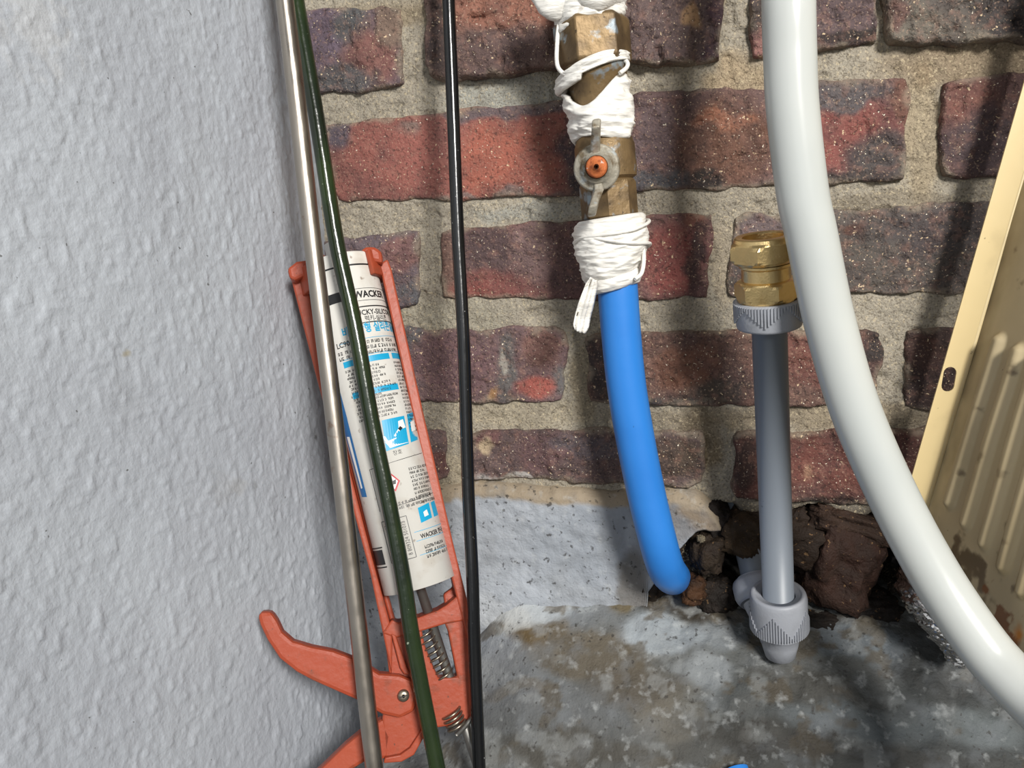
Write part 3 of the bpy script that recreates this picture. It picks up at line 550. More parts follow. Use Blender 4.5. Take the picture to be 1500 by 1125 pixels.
def collar(name, zlo, zhi, r, flip, parent=gp, u0=0.0, seg=96):
    s = 1
    if flip: prof = [(r * .80, zlo - .0035), (r * .93, zlo), (r * .985, zlo + .0006), (r, zlo + .002), (r, zhi - .004), (r * .965, zhi - .0014), (r * .93, zhi), (r * .80, zhi), (r * .795, zhi - .001), (g(50), zhi - .0012), (g(49), zhi - .006)]
    else: prof = [(g(50), zlo + .001), (r * .80, zlo), (r * .95, zlo + .0006), (r * .97, zlo + .002), (r, zhi - .002), (r * .98, zhi - .0004), (r * .86, zhi), (r * .84, zhi - .003)]
    o = gpart(name, prof, mt_greyfit, seg, parent=parent, u0=u0)
    mb = MB(); N_ = 70; H = zhi - zlo
    for i in range(N_):
        ph = (i % 14) / 14.0; tri = 1 - abs(ph * 2 - 1); L = H * (.12 + .58 * tri); a = 2 * pi * i / N_ - pi / 2 + (0 if flip else .08)
        zc = (zlo + L / 2 + .0005) if flip else (zhi - L / 2 - .0008)
        v, f = box((0, 0, 0), (.0009, .0018, L)); v = [(x * cos(a) - (y + r * (1.0 if flip else .995)) * sin(a) + u0, x * sin(a) + (y + r * (1.0 if flip else .995)) * cos(a), z_ + zc) for x, y, z_ in v]; mb.add(v, f)
    ob = link('grip_rib', mb.mesh(), mt_greyfit, o, smooth=False); ob['kind'] = 'stuff'
    return o
ut = -.0005 - (0)
u_top = FG.loc(1126, 455)[0]
collar('collar_nut', gv(478), gv(437), gt_(92), False, u0=u_top)
def flat(o): o.data.polygons.foreach_set('use_smooth', [False] * len(o.data.polygons)); return o
br = flat(gpart('brass_coupling', [(gt_(60), gv(440)), (gt_(78), gv(438)), (gt_(88), gv(435), 6, gt_(81)), (gt_(88), gv(431), 6), (gt_(88), gv(415), 6), (gt_(88), gv(411), 6, gt_(81)), (gt_(74), gv(408.5)), (gt_(66), gv(407)), (gt_(65), gv(390)), (gt_(71), gv(387.5)), (gt_(71), gv(384)), (gt_(60), gv(383)), (gt_(60), gv(380))], mt_brass, rotz=radians(-17), u0=u_top - .0008, seg=96))
br2 = flat(gpart('brass_nut', [(gt_(66), gv(383)), (gt_(78), gv(382)), (gt_(92), gv(378), 6, gt_(86)), (gt_(92), gv(374), 6), (gt_(92), gv(358), 6), (gt_(92), gv(353), 6, gt_(85)), (gt_(78), gv(349.5)), (gt_(76), gv(345)), (gt_(72), gv(343.5)), (gt_(58), gv(343.5)), (gt_(55), gv(345)), (gt_(54), gv(356)), (gt_(40), gv(356.5)), (gt_(38), gv(375))], mt_brass, rotz=radians(13), u0=u_top - .0018, seg=96))
collar('collar_nut', gv(918, 1137), gv(868, 1137) , g(84), True)
gpart('elbow', [(g(10), gv(962)), (g(34), gv(961)), (g(46), gv(958)), (g(56), gv(940)), (g(60), gv(926)), (g(66), gv(924)), (g(68), gv(912)), (g(60), gv(908))], mt_greyfit)
# rear branch of the elbow, and the pipe leaving through the hole in the wall
zc = gv(905)
P = spline([(0, 0, gv(935)), (-.004, .010, gv(920)), (-.009, .022, gv(906))], 12); v, f = tube(P, g(58), 36); link('elbow_branch', mesh(v, f), mt_greyfit, gp)
P = spline([(-.0085, .0190, gv(908)), (-.0105, .034, gv(890))], 8); v, f = tube(P, np.array([g(66), g(74), g(78), g(78), g(78), g(78), g(74), g(60)]), 60); link('collar_nut', mesh(v, f), mt_greyfit, gp)
P = spline([(-.0100, .030, gv(893)), (-.0145, .060, gv(842)), (-.018, .085, gv(795))], 16); v, f = tube(P, g(44), 32); link('branch_pipe', mesh(v, f), mt_greypipe, gp)

# ---------------------------------------------------------------- beige appliance side panel
YP = -.036
O = at(1336, 693, YP); U = unit(at(1502, 110, YP) - O); Wd = unit(np.cross(A(0, 1, 0), U)); Wd = Wd if Wd[0] > 0 else -Wd
fwid = np.dot(at(1366, 712, YP) - O, Wd)
PHI = radians(16); Fw = unit(A(0, -1, 0) * cos(PHI) + Wd * sin(PHI)); nf = unit(np.cross(U, Fw)); B0 = O + Wd * fwid
def pf(px, py): p = hit(px, py, nf, B0) - B0; return np.dot(p, Fw), np.dot(p, U)
print('PANEL', [tuple(round(c, 4) for c in pf(*p)) for p in ((1463, 500), (1391, 735), (1490, 517), (1415, 765), (1443, 795), (1472, 830), (1497, 860), (1490, 915), (1375, 745), (1440, 840))])
panel = empty('appliance_panel', rotmat(B0, Fw, U, -nf if nf[0] > 0 else nf)); tag(panel, 'cream enamelled sheet metal casing with embossed ribs leaning at the right edge', 'panel')
# side face with embossed ribs (f = towards the viewer, g = up)
ff = np.concatenate([np.arange(0, .125, .0008), np.arange(.126, .30, .006)]); tt_ = np.concatenate([np.linspace(0, .55, 260), np.linspace(.57, 1, 30)])  # unseen depth and height lengthened so the casing shades the right side
pb = sorted([pf(1379, 848), pf(1432, 930), pf(1480, 985)]); pb = [(-.01, -.034), (.004, -.036)] + [p_ for p_ in pb if p_[0] > .006] + [(.32, pb[-1][1] - .03)]
gb_ = np.interp(ff, [p_[0] for p_ in pb], [p_[1] for p_ in pb]); print('PB', pb)
FF = np.repeat(ff[:, None], len(tt_), 1); GG = gb_[:, None] + (.60 - gb_[:, None]) * tt_[None]; rel = np.zeros_like(FF)
rp = [(pf(1463, 500), pf(1391, 735)), (pf(1492, 515), pf(1416, 765)), (pf(1520, 530), pf(1444, 795)), (pf(1552, 545), pf(1472, 830)), (pf(1590, 560), pf(1500, 866)), (pf(1630, 570), pf(1531, 905))]
for (a, b) in rp:
    a, b = A(*a), A(*b); d = b - a; L2 = d @ d
    t = np.clip(((FF - a[0]) * d[0] + (GG - a[1]) * d[1]) / L2, 0, 1); ds = np.hypot(FF - a[0] - t * d[0], GG - a[1] - t * d[1])
    rel = np.maximum(rel, 1 - sstep(.0012, .0058, ds))
rel = rel * .0042 + .0006 * fbm(FF * 12, GG * 12, 0, 2, 5)
sgn = 1 if nf[0] < 0 else -1
nb = nf if nf[0] < 0 else -nf                                             # face normal pointing left, into the room
outer = B0 + Fw * FF[..., None] + U * GG[..., None] + nb * rel[..., None]
Mi = panel.matrix_world.inverted()
def tol(P): s = P.shape; h = np.concatenate([P.reshape(-1, 3), np.ones((P.size // 3, 1))], 1); return (h @ np.array(Mi).T)[:, :3].reshape(s)
fc, gc = FF.ravel(), GG.ravel(); CR_ = (206, 188, 150)
c = np.zeros((len(fc), 3)) + lin(CR_)
def pm(mask, col):
    global c
    k = np.clip(mask, 0, 1)[:, None]; c = c * (1 - k) + lin(col) * k
nn = fbm(fc * 60, gc * 30, 0, 4, 91)
pm(.75 * np.exp(-fc / .010) * (0.6 + .8 * nn) * sstep(.30, .05, gc) + .25 * np.exp(-fc / .02), (96, 82, 60))
b_ = pf(1410, 830); pm(.8 * sstep(.35, .8, fbm(fc * 90, gc * 90, 1, 4, 93) + .6 * (1 - np.clip(np.hypot((fc - b_[0]) / .02, (gc - b_[1]) / .02), 0, 2))), (84, 62, 38))
b_ = pf(1462, 905); pm(sstep(.45, .9, fbm(fc * 140, gc * 140, 2, 4, 94) + 1.1 * (1 - np.clip(np.hypot((fc - b_[0]) / .016, (gc - b_[1]) / .016), 0, 2))), (136, 78, 30))
b_ = pf(1492, 930); pm(sstep(.3, .7, .3 * fbm(fc * 90, gc * 90, 2, 3, 95) + 1.0 * (1 - np.clip(np.hypot((fc - b_[0]) / .010, (gc - b_[1]) / .012), 0, 2))), (206, 132, 44))
pm(.35 * sstep(.0005, .003, rel.ravel()) * sstep(.002, .0035, rel.ravel()) + .3 * sstep(.2, .9, fbm(fc * 25, gc * 12, 0, 3, 97)), (160, 142, 108))
v, q = grid(tol(outer)); q = q if sgn > 0 else q; me = fast(v, q); setcol(me, 'Col', c)
o = link('ribbed_side', me, mt_cream, panel); md = o.modifiers.new('solid', 'SOLIDIFY'); md.thickness = .0012; md.offset = -1
# back flange with a slotted hole
def flange_uv(px, py): p = hit(px, py, A(0, 1, 0), O) - O; return np.dot(p, Wd), np.dot(p, U)
s1, s0 = flange_uv(1392, 537), flange_uv(1386, 573); hwid = .0036
ga = np.arange(-.034, .50, .002); mbv = MB()
import bmesh
bm = bmesh.new()
hole_c = []
dirv = unit(A(s1[0] - s0[0], s1[1] - s0[1])); pv = A(-dirv[1], dirv[0])
for i in range(9): a = pi * i / 8; hole_c.append(A(*s1) - dirv * hwid + hwid * (pv * cos(a) + dirv * sin(a)))
for i in range(9): a = pi + pi * i / 8; hole_c.append(A(*s0) + dirv * hwid + hwid * (pv * cos(a) + dirv * sin(a)))
outl = [A(0, .60), A(0, -.012), A(fwid, -.034), A(fwid, .60)]
allv = []
def ring(pts): 
    vs = [bm.verts.new((p[0], p[1], 0)) for p in pts]; return vs, [bm.edges.new((vs[i], vs[(i + 1) % len(vs)])) for i in range(len(vs))]
_, e1 = ring(outl); _, e2 = ring(hole_c); bmesh.ops.triangle_fill(bm, use_beauty=True, edges=e1 + e2)
bmesh.ops.solidify(bm, geom=bm.faces[:], thickness=.0012)
me = bpy.data.meshes.new('flange'); bm.to_mesh(me); bm.free()
setcol(me, 'Col', np.zeros((len(me.vertices), 3)) + lin((218, 196, 146)))
Mf = rotmat(O, Wd, U, unit(np.cross(Wd, U)))
o = link('flange', me, mt_cream, panel, smooth=False); o.matrix_parent_inverse = Mi; o.matrix_basis = Mf
v, f = tube(np.array([B0 + U * -.033 + nb * 0, B0 + U * .60]), .0016, 12); me = mesh(tol(np.array(v)), f); setcol(me, 'Col', np.zeros((len(me.vertices), 3)) + lin((214, 194, 148))); link('folded_edge', me, mt_cream, panel)

# foil-wrapped pipe end behind the hose
P = spline([at(1352, 846, -.004), at(1358, 868, -.034), at(1384, 898, -.046), at(1405, 925, -.046), at(1425, 945, -.044)], 90)
v, f = tube(P, .0150, 70, dr=lambda th, i: .0030 * np.abs(fbm(i * .10 + np.cos(th), np.cos(th) * 2.2, np.sin(th) * 2.2 + i * .05, 4, 3)) - .0016 * (i < 4))
o = link('foil_wrapped_pipe', mesh(v, f), mt_foil, smooth=False); tag(o, 'crumpled silver foil wrapped pipe behind the white hose by the cream casing', 'pipe')

# white hose
YH = -.112
hp = [(1120, -480, -.06), (1148, -170, -.09), (1155, -60, -.105), (1155, 0, YH), (1157, 80, YH), (1161, 160, YH), (1175, 280, YH), (1188, 343, YH), (1215, 471, YH), (1252, 598, YH - .002), (1308, 727, YH - .008), (1369, 841, YH - .018), (1430, 933, YH - .031), (1478, 990, YH - .043), (1548, 1058, YH - .065), (1640, 1125, YH - .100), (1760, 1190, YH - .145), (1950, 1250, YH - .20)]
P = spline([at(*p) for p in hp], 220); P[:, 2] = np.where(P[:, 2] < .03, .0135 + .0165 * np.exp((P[:, 2] - .03) / .0165), P[:, 2])
v, f = tube(P, .0128, 56); o = link('white_hose', mesh(v, f), mt_hose); tag(o, 'thick milky white hose curving down in front of the bricks to the lower right', 'hose')

# ---------------------------------------------------------------- caulking gun and cartridge
TLp, TRp, TIP = at(430, 400, -.055), at(570, 385, -.032), at(383, 895, -.128)
nG = unit(np.cross(TRp - TLp, TIP - TLp)); nG = nG if nG[1] < 0 else -nG
topc = hit(503, 392, nG, TLp); botc = hit(622, 905, nG, TLp)
FGN = Frame(botc, topc - botc, nG); gl = FGN.loc
print('GUN', 'tilt', [round(float(x), 3) for x in nG], 'tube', gl(452, 430), gl(555, 408), gl(567, 871), gl(661, 835), 'top', gl(503, 392), 'rails', gl(430, 420), gl(580, 430), gl(520, 800), gl(676, 800), 'bodydepth', hit(590, 1015, nG, TLp))
gun = empty('caulking_gun', FGN.mat()); tag(gun, 'worn orange plastic caulking gun leaning upside down in the wall corner', 'caulking gun')
def gprism(name, polys, w0, w1, mat=mt_orange, bev=.0012, parent=gun):
    mb = MB()
    for pl in polys:
        a0, a1 = (w0, w1)
        if isinstance(pl, tuple): pl, a0, a1 = pl
        v, f = prism([gl(*p) for p in pl], a0, a1); mb.add(v, f)
    o = link(name, mb.mesh(), mat, parent, smooth=False)
    if bev: bevel(o, bev, 2, 35)
    return o
RT = .0
gprism('rail', [([(427, 408), (440, 400), (449, 408), (480, 560), (522, 724), (552, 840), (575, 925), (574, 985), (566, 950), (543, 840), (512, 724), (466, 560)], -.010, .006), ([(440, 404), (455, 404), (490, 560), (533, 724), (560, 840), (580, 912), (575, 925), (552, 840), (522, 724), (480, 560)], -.010, -.002)], 0, 0)
gprism('rail', [([(555, 392), (568, 384), (574, 400), (616, 590), (664, 800), (690, 905), (688, 950), (676, 905), (648, 800), (600, 590), (560, 410)], -.010, .008), ([(648, 790), (664, 800), (682, 880), (652, 888), (650, 872), (664, 862), (655, 820)], -.010, -.004)], 0, 0)
# front collar, a ring cradling the head of the cartridge
crd = (gl(555, 408)[0] - gl(452, 430)[0]) / 2; cu = (gl(555, 408)[0] + gl(452, 430)[0]) / 2
RC = crd * 1.0
print('RADIUS', RC, cu)
tv = gl(505, 388)[1]
def arc(name, r0, r1, v0, v1, a0, a1, n=40, mat=mt_orange, slope=0.0):
    V = []; 
    for i in range(n + 1):
        a = a0 + (a1 - a0) * i / n
        for r, vq in ((r0, v0), (r1, v0), (r1, v1), (r0, v1)): V.append((cu + r * cos(a), vq + slope * r * cos(a), r * sin(a)))
    Fc = [(i * 4 + j, (i + 1) * 4 + j, (i + 1) * 4 + (j + 1) % 4, i * 4 + (j + 1) % 4) for i in range(n) for j in range(4)] + [(0, 1, 2, 3), (n * 4 + 3, n * 4 + 2, n * 4 + 1, n * 4)]
    Fc = [f[::-1] for f in Fc]
    o = link(name, mesh(V, Fc), mat, gun, smooth=False); bevel(o, .001, 2); return o
arc('front_collar', RC + .0004, RC + .0042, tv - .016, tv + .001, radians(-222), radians(42), slope=.05)
gprism('collar_lug', [[(425, 402), (438, 392), (452, 390), (478, 380), (482, 400), (470, 412), (448, 414), (436, 420), (428, 416)]], -.004, .015, bev=.003)
gprism('collar_lug', [[(528, 378), (536, 371), (550, 371), (560, 378), (562, 396), (552, 394), (542, 392), (536, 384)]], .004, .016, bev=.003)
body = gprism('body', [([(560, 925), (574, 905), (582, 910), (613, 902), (640, 892), (653, 884), (672, 868), (690, 884), (688, 905), (650, 912), (617, 922), (580, 932)], -.010, .007),
                ([(563, 930), (617, 918), (622, 945), (634, 975), (642, 992), (669, 990), (656, 925), (650, 910), (689, 895), (690, 960), (693, 1054), (650, 1062), (618, 1067), (603, 1095), (588, 1104), (564, 1108), (560, 1050), (570, 985)], -.008, .004)], 0, 0)
gprism('body_rim', [[(573, 925), (580, 928), (596, 975), (600, 984), (592, 984), (586, 975)]], .004, .008, parent=body, bev=.0008)
gprism('body_rim', [[(617, 1064), (624, 1068), (606, 1100), (588, 1110), (562, 1112), (564, 1104), (586, 1100), (600, 1090)]], .004, .008, parent=body, bev=.0008)
gprism('trigger', [([(381, 897), (387, 893), (400, 892), (409, 905), (417, 922), (432, 935), (459, 943), (490, 949), (525, 962), (556, 982), (585, 984), (604, 992), (612, 1012), (606, 1036), (586, 1046), (560, 1040), (525, 1020), (504, 1011), (459, 991), (437, 979), (413, 960), (395, 933), (385, 912)])], -.001, .011, bev=.0025)
gprism('handle', [[(563, 1050), (575, 1075), (570, 1109), (536, 1113), (515, 1126), (455, 1180), (425, 1205), (405, 1195), (440, 1150), (470, 1124), (505, 1090), (532, 1068)]], -.009, .004, bev=.0025)
pc = gl(591, 1018, .011)
v, f = lathe([(.0035, .009), (.0036, .0135), (.0030, .0145), (.001, .0145)], 24); v = np.array(v); v[:, 0] += pc[0]; v[:, 1] += pc[1]; scr = link('pivot_screw', mesh(v, f), mt_spring, gun)
o = link('screw_slot', mesh(*box((pc[0], pc[1], .0146), (.005, .0007, .0004))), mt_dark, scr, smooth=False)
# plunger rod, disc, spring
ra = gl(616, 862); rb = gl(664, 1010); rdir = unit(A(rb[0] - ra[0], rb[1] - ra[1])); 
P = np.array([[ra[0] - rdir[0] * .03, ra[1] - rdir[1] * .03, 0], [ra[0] + rdir[0] * .165, ra[1] + rdir[1] * .165, 0.0]])
fz = FGN.world(*P[1]); 
v, f = tube(P, .0032, 20); link('plunger_rod', mesh(v, f), mt_gray_metal, gun)
t = np.linspace(0, 1, 260); s0_, s1_ = gl(622, 926), gl(652, 990); e_ = A(s1_[0] - s0_[0], s1_[1] - s0_[1]); ed = unit(e_); en = A(-ed[1], ed[0]); th = t * 2 * pi * 7.5
P = np.stack([s0_[0] + e_[0] * t + en[0] * .0056 * np.cos(th), s0_[1] + e_[1] * t + en[1] * .0056 * np.cos(th), .0056 * np.sin(th)], -1); v, f = tube(P, .0007, 8); link('spring', mesh(v, f), mt_spring, gun)
s0_, s1_ = gl(660, 1040), gl(670, 1064); e_ = A(s1_[0] - s0_[0], s1_[1] - s0_[1]); th = np.linspace(0, 1, 120) * 2 * pi * 4; t = np.linspace(0, 1, 120)
P = np.stack([s0_[0] + e_[0] * t + en[0] * .006 * np.cos(th), s0_[1] + e_[1] * t + en[1] * .006 * np.cos(th), .006 * np.sin(th) + .004], -1); v, f = tube(P, .0009, 8); link('spring', mesh(v, f), mt_spring, gun)
P = spline([(*gl(668, 1072), .006), (*gl(680, 1058), .008), (*gl(690, 1046), .008), (*gl(700, 1040), .004)], 20); v, f = tube(P, .0016, 10); link('release_lever', mesh(v, f), mt_gray_metal, gun)

# cartridge: own frame, same axes as the gun
ctv, cbv = gl(508, 384)[1], gl(617, 856)[1]
cart_m = FGN.mat() @ Matrix.Translation((cu, 0, 0))
co = FGN.o + FGN.u * cu; cu_b = ((gl(567, 871)[0] + gl(661, 835)[0]) / 2); print('cart bottom centre u', cu_b, 'len', ctv - cbv)
# axis through the two measured centres
axv = unit(A(cu - cu_b, ctv - cbv, 0)); cax = FGN.u * axv[0] + FGN.v * axv[1]
FCt = Frame(FGN.world(cu_b, cbv, 0), cax, FGN.w); CL = (ctv - cbv) / axv[1]
cart = empty('sealant_cartridge', FCt.mat()); tag(cart, 'white printed silicone sealant cartridge held in the orange caulking gun', 'cartridge')
def cyl(prof, seg=96):
    v, f = lathe(prof, seg); v = np.array(v); return np.stack([v[:, 0], v[:, 2], -v[:, 1]], -1), f
v, f = cyl([(RC * .90, .012), (RC * .915, .002), (RC * .93, 0), (RC, 0.0004), (RC, CL - .007), (RC * 1.012, CL - .0065), (RC * 1.012, CL - .001), (RC * .99, CL), (RC * .5, CL + .002), (.007, CL + .003), (.0066, CL + .014), (.004, CL + .0145)])
link('tube', mesh(v, f), mt_tube, cart)
v, f = cyl([(RC * .89, .013), (RC * .89, .010), (.006, .009)]); link('piston', mesh(v, f), mt_tube, cart)
v, f = cyl([(RC * 1.003, CL - .0098), (RC * 1.006, CL - .0095), (RC * 1.006, CL - .009), (RC * 1.003, CL - .0087)]); link('rim_line', mesh(v, f), mt_ink, cart)
Rp = RC + .00012
def csv(px, py):
    """pixel on the photographed label -> (arc length, height) on the tube"""
    d = ray(px, py); dl = A(d @ FCt.u, d @ FCt.v, d @ FCt.w); q0 = CP - FCt.o; ol = A(q0 @ FCt.u, q0 @ FCt.v, q0 @ FCt.w)
    a = dl[0] ** 2 + dl[2] ** 2; b = 2 * (dl[0] * ol[0] + dl[2] * ol[2]); c_ = ol[0] ** 2 + ol[2] ** 2 - Rp ** 2; disc = b * b - 4 * a * c_
    t = (-b - sqrt(max(disc, 0))) / (2 * a); p = ol + dl * t; return atan2(p[0], p[2]) * Rp, p[1]
prints = {}
def put(mat, verts, faces, lift=0.0):
    mb = prints.setdefault(mat.name, (mat, MB()))[1]
    mb.add([((Rp + lift) * sin(s / Rp), v_, (Rp + lift) * cos(s / Rp)) for s, v_ in verts], faces)
def quad(mat, a, b, c_, d, n=10, lift=0.0, raw=False):
    P = [A(*(p if raw else csv(*p))) for p in (a, b, c_, d)]; V = []; 
    for i in range(n + 1):
        t = i / n; V += [P[0] * (1 - t) + P[1] * t, P[3] * (1 - t) + P[2] * t]
    put(mat, V, [(2 * i + 1, 2 * i + 3, 2 * i + 2, 2 * i) for i in range(n)], lift)
def rect(mat, s0, s1, v0, v1, n=None, lift=0.0):
    n = n or max(1, int(abs(s1 - s0) / .0015)); quad(mat, (s0, v0), (s1, v0), (s1, v1), (s0, v1), n, lift, True)
    # winding: flip so that it faces outward
def text(mat, s, px, py, hmm, wscale=1.0, bold=0.0, lift=0.0, rot=0.0, sv=None):
    cu_ = bpy.data.curves.new('t', 'FONT'); cu_.body = s; cu_.size = 1.0; cu_.offset = bold; cu_.resolution_u = 2
    ob = bpy.data.objects.new('t', cu_); C.objects.link(ob); dg = bpy.context.evaluated_depsgraph_get(); me = bpy.data.meshes.new_from_object(ob.evaluated_get(dg))
    V = [(v.co.x, v.co.y) for v in me.vertices]; Fc = [tuple(p.vertices) for p in me.polygons]; bpy.data.objects.remove(ob); bpy.data.curves.remove(cu_); bpy.data.meshes.remove(me)
    s0, v0 = sv or csv(px, py); k = hmm / .7; c_, s_ = cos(rot), sin(rot)
    put(mat, [(s0 + k * (x * wscale * c_ - y * s_), v0 + k * (x * wscale * s_ + y * c_)) for x, y in V], Fc, lift)
HP = math.pi * Rp * .62
# head band, name box
qa = csv(487, 445); qb = csv(500, 430); s_l, s_r = -Rp * 1.35, csv(508, 430)[0]
rect(mt_ink, -Rp * 2.2, s_r, qa[1] - .0005, csv(487, 431)[1], lift=.0)
se = Rp * 1.9
def hl(py, th, s0=None, s1=None, mat=mt_ink, px=540, lift=0.0):
    vq = csv(px, py)[1]; rect(mat, s_r if s0 is None else s0, se if s1 is None else s1, vq - th / 2, vq + th / 2, lift=lift)
hl(421.5, .0003); hl(439, .0003); hl(448, .0008); hl(471, .0007, px=545)
text(mt_ink, 'WACKER', 519, 437, .0043, .98, .035)
text(mt_ink, 'LUCKY-SILICONE', 518, 464, .0034, .93, .022)
text(mt_ink, '럭키-실리콘', 535, 470, .0028, .95, .012)
text(mt_cyan, '비초산형 실리콘실란트', 502, 494, .0048, .78, .03)
sL = csv(495, 500)[0]
hl(494.5, .0003, sL, se, mt_cyan); hl(517.5, .0003, sL, se, mt_cyan, px=545)
text(mt_ink, 'LC907', 494, 512, .0034, .9, .02)
def scribble(s0, s1, vtop, nrow, pitch, h, mat=mt_ink, seed=1, indent=.0):
    """rows of illegibly small print"""
    r = random.Random(seed)
    for i in range(nrow):
        v1 = vtop - i * pitch; s = s0 + (indent if r.random() < .6 else 0); e = s1 - r.random() * (s1 - s0) * .4
        while s < e:
            w = h * r.uniform(.7, .95); a = r.random()
            for (x0, x1, y0, y1) in random.Random(r.random()).sample([(0, .7, .8, 1), (0, .7, 0, .2), (0, .2, 0, 1), (.5, .7, .1, 1), (.8, 1, 0, 1), (0, .7, .42, .6), (.3, .5, .1, .5)], 4):
                quad(mat, (s + x0 * w, v1 - h + y0 * h), (s + x1 * w, v1 - h + y0 * h), (s + x1 * w, v1 - h + y1 * h), (s + x0 * w, v1 - h + y1 * h), 1, 0, True)
            s += w * 1.15 + (h * .5 if r.random() < .25 else 0)
vq = lambda px, py: csv(px, py)[1]; sq = lambda px, py: csv(px, py)[0]
sR = Rp * 1.35
scribble(sq(530, 500), sR, vq(545, 497), 3, .0034, .0022, seed=3); scribble(sq(494, 514), sq(520, 514), vq(500, 516), 2, .0034, .0022, seed=4)
sA, sB, sC_ = sq(503, 534), sq(571, 524), sq(575, 524)
v_ = vq(545, 524); rect(mt_cyan, sA, sB, v_ - .0022, v_ + .0017); rect(mt_cyan, sC_, sR, v_ - .0022, v_ + .0017)
scribble(sA, sB, v_ - .004, 9, .00235, .0015, seed=5, indent=.001); scribble(sC_, sR, v_ - .004, 20, .0024, .0015, seed=6)
v_ = vq(560, 569); rect(mt_cyan, sA + .001, sB + .001, v_ - .0022, v_ + .0018); scribble(sA + .001, sB, v_ - .004, 6, .0024, .0015, seed=7, indent=.001)
# pictures
quad(mt_cyan, (599, 650), (566, 661), (559, 616), (592, 609)); quad(mt_whitep, (560, 640), (564, 639), (573, 652), (571, 656), lift=.00005); quad(mt_whitep, (564, 648), (580, 641), (598, 648), (572, 656), lift=.00005)
quad(mt_whitep, (583, 617), (590, 614), (594, 626), (584, 630), lift=.00008); quad(mt_whitep, (579, 640), (577, 638), (584, 627), (588, 628), lift=.00008); quad(mt_ink, (583, 628), (586, 624), (590, 627), (586, 631), lift=.0001)
quad(mt_cyan, (612, 644), (602, 648), (596, 607), (606, 603)); quad(mt_whitep, (609, 630), (603, 632), (601, 618), (606, 616), lift=.00005)
text(mt_ink, '창호', 576, 667, .0024, 1.0, .0)
quad(mt_ink, (618, 664), (560, 682), (560, 681.2), (618, 663.2)); 
quad(mt_ink, (541, 688), (541.8, 688), (557, 750), (556.2, 750)); quad(mt_ink, (541, 688), (556, 683), (556, 683.8), (541, 688.8))
quad(mt_red, (571, 692), (586, 704), (580, 720), (560, 708)); quad(mt_whitep, (571, 694.5), (583, 704.5), (578.5, 716.5), (564, 707), lift=.00005); quad(mt_ink, (572, 706), (580, 702), (580, 709), (574, 710), lift=.0001)
scribble(sq(598, 684), sR, vq(612, 682), 8, .0026, .0016, seed=9)
quad(mt_ink, (634, 722), (570, 746), (570, 745.2), (634, 721.2)); scribble(sq(580, 740), sR * .95, vq(600, 731), 2, .0028, .0018, seed=10)
quad(mt_cyan, (633, 758), (617, 766), (612, 744), (628, 736)); quad(mt_whitep, (628, 754), (622, 757), (620, 750), (625, 746), lift=.00005); quad(mt_cyan, (642, 754), (636, 757), (631, 736), (636, 733))
s_b = sq(608, 785)
for y in (776, 790, 812): vq_ = vq(620, y); rect(mt_cyan, s_b, sR, vq_ - .00015, vq_ + .00015)
text(mt_ink, 'WACKER 한국', 617, 789, .0027, .85, .03); scribble(sq(622, 800), sR, vq(628, 797), 3, .0030, .0020, seed=12)
# barcode, its digits running down the tube
bs0, bs1, bv1, bv0 = sq(560, 770), sq(596, 760), vq(589, 757), vq(602, 818)
for (a, b, c_, d) in ((bs0, bs1, bv1 - .0002, bv1 + .0002), (bs0, bs1, bv0 - .0002, bv0 + .0002), (bs1 - .0002, bs1 + .0002, bv0, bv1), (bs0 - .0002, bs0 + .0002, bv0, bv1)): rect(mt_ink, a, b, c_, d)
vv_ = bv1 - .003; r = random.Random(5)
while vv_ > bv0 + .003:
    w = r.choice([.0003, .0003, .0006, .0009]); rect(mt_ink, bs0 + .0015, bs1 - .0062, vv_ - w, vv_); vv_ -= w + r.choice([.0003, .0005, .0008])
text(mt_ink, '8 809324 501013', 0, 0, .0026, .82, .0, rot=pi / 2, sv=(bs1 - .0016, bv0 + .002))
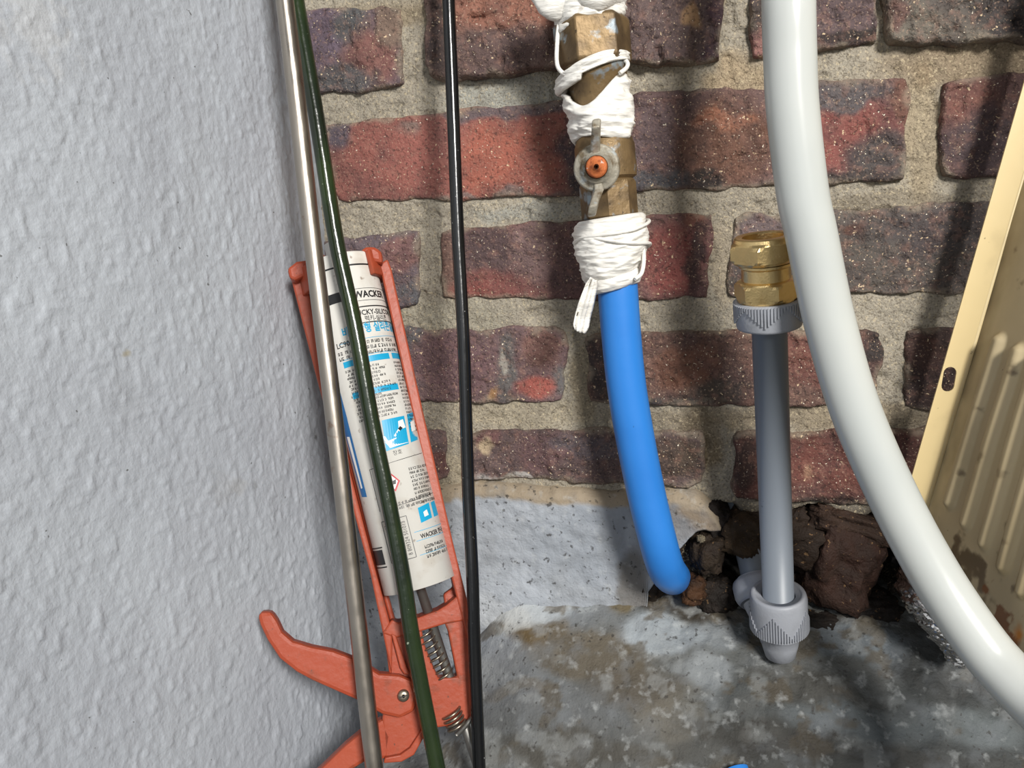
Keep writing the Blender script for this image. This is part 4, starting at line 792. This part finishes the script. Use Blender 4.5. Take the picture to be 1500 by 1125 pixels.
# left: blue wedge picture, black blocks
quad(mt_bluep, (493, 590), (505, 600), (537.5, 728), (530, 728), 24); quad(mt_bluep, (490, 540), (497, 570), (509, 615), (500, 615), 12); quad(mt_whitep, (508, 640), (512, 640), (531, 715), (529, 716), 16, lift=.00005)
v1_, v0_ = vq(556, 806), vq(558, 828); s_q = sq(563, 815)
rect(mt_ink, -Rp * 1.6, s_q - .0006, v0_, v1_); rect(mt_ink, -Rp * 1.6, s_q, v1_ + .0010, v1_ + .0018); rect(mt_ink, -Rp * 1.6, s_q, v0_ - .0020, v0_ - .0012)
for nm, (m_, mb) in prints.items():
    me = mb.mesh(); o = link({'black print': 'black_print', 'cyan print': 'cyan_print', 'blue print': 'blue_print', 'red print': 'red_print', 'white print': 'white_print'}[nm], me, m_, cart, smooth=False); o['kind'] = 'stuff'
    # make all printed faces look outward
    import bmesh as _b
    b_m = _b.new(); b_m.from_mesh(me)
    fl_ = [f_ for f_ in b_m.faces if f_.normal.dot(Vector((f_.calc_center_median().x, 0, f_.calc_center_median().z))) < 0]
    _b.ops.reverse_faces(b_m, faces=fl_); b_m.to_mesh(me); b_m.free()

# ---------------------------------------------------------------- rods leaning in the corner
def rod(name, pts, r, mat, label, cat, foot=True, seg=28):
    P = [at(*p) for p in pts]
    up = P[0] + (P[0] - P[1]) / np.linalg.norm(P[0] - P[1]) * .22; dn = P[-1] + (P[-1] - P[-2]) * ((P[-1][2] - .001) / (P[-2][2] - P[-1][2]))
    P = spline([up] + P + [dn], 160); v, f = tube(P, r, seg); o = link(name, mesh(v, f), mat); tag(o, label, cat); return o, P
YM = -.085
rod('metal_rod', [(417, 0, -.086), (435, 150, -.094), (458, 355, -.104), (488, 600, -.118), (517, 850, -.134), (548, 1122, -.155)], .0053, mt_steel, 'shiny stainless steel rod leaning in the corner, leftmost and in front', 'rod')
rod('green_stake', [(434, 0, -.058), (464, 174, -.070), (492, 349, -.082), (520, 479, -.092), (545, 619, -.102), (567, 724, -.110), (591, 849, -.120), (606, 947, -.128), (640, 1122, -.140)], .0049, mt_green, 'glossy dark green coated stake leaning across the white cartridge', 'stake')
rod('black_rod', [(657, 0, -.05), (664, 175, -.058), (671, 349, -.066), (679.5, 509, -.076), (686, 718, -.090), (692, 840, -.102), (695, 949, -.112), (702, 1123, -.125)], .0040, mt_black, 'thin glossy black rod standing against the brick wall, right of the caulking gun', 'rod')

# blue offcut lying on the floor at the lower edge of the view
p = surf(1078, 1133); q_ = p + A(.018, -.05, 0); q_[2] = filz(q_[0], q_[1]); P = np.array([p, q_]); P[:, 2] += .0035
v, f = tube(P, .0075, 32, hollow=.0058); o = link('blue_pipe_offcut', mesh(v, f), mt_bluepipe); tag(o, 'end of a light blue plastic pipe lying on the floor at the bottom edge', 'pipe')
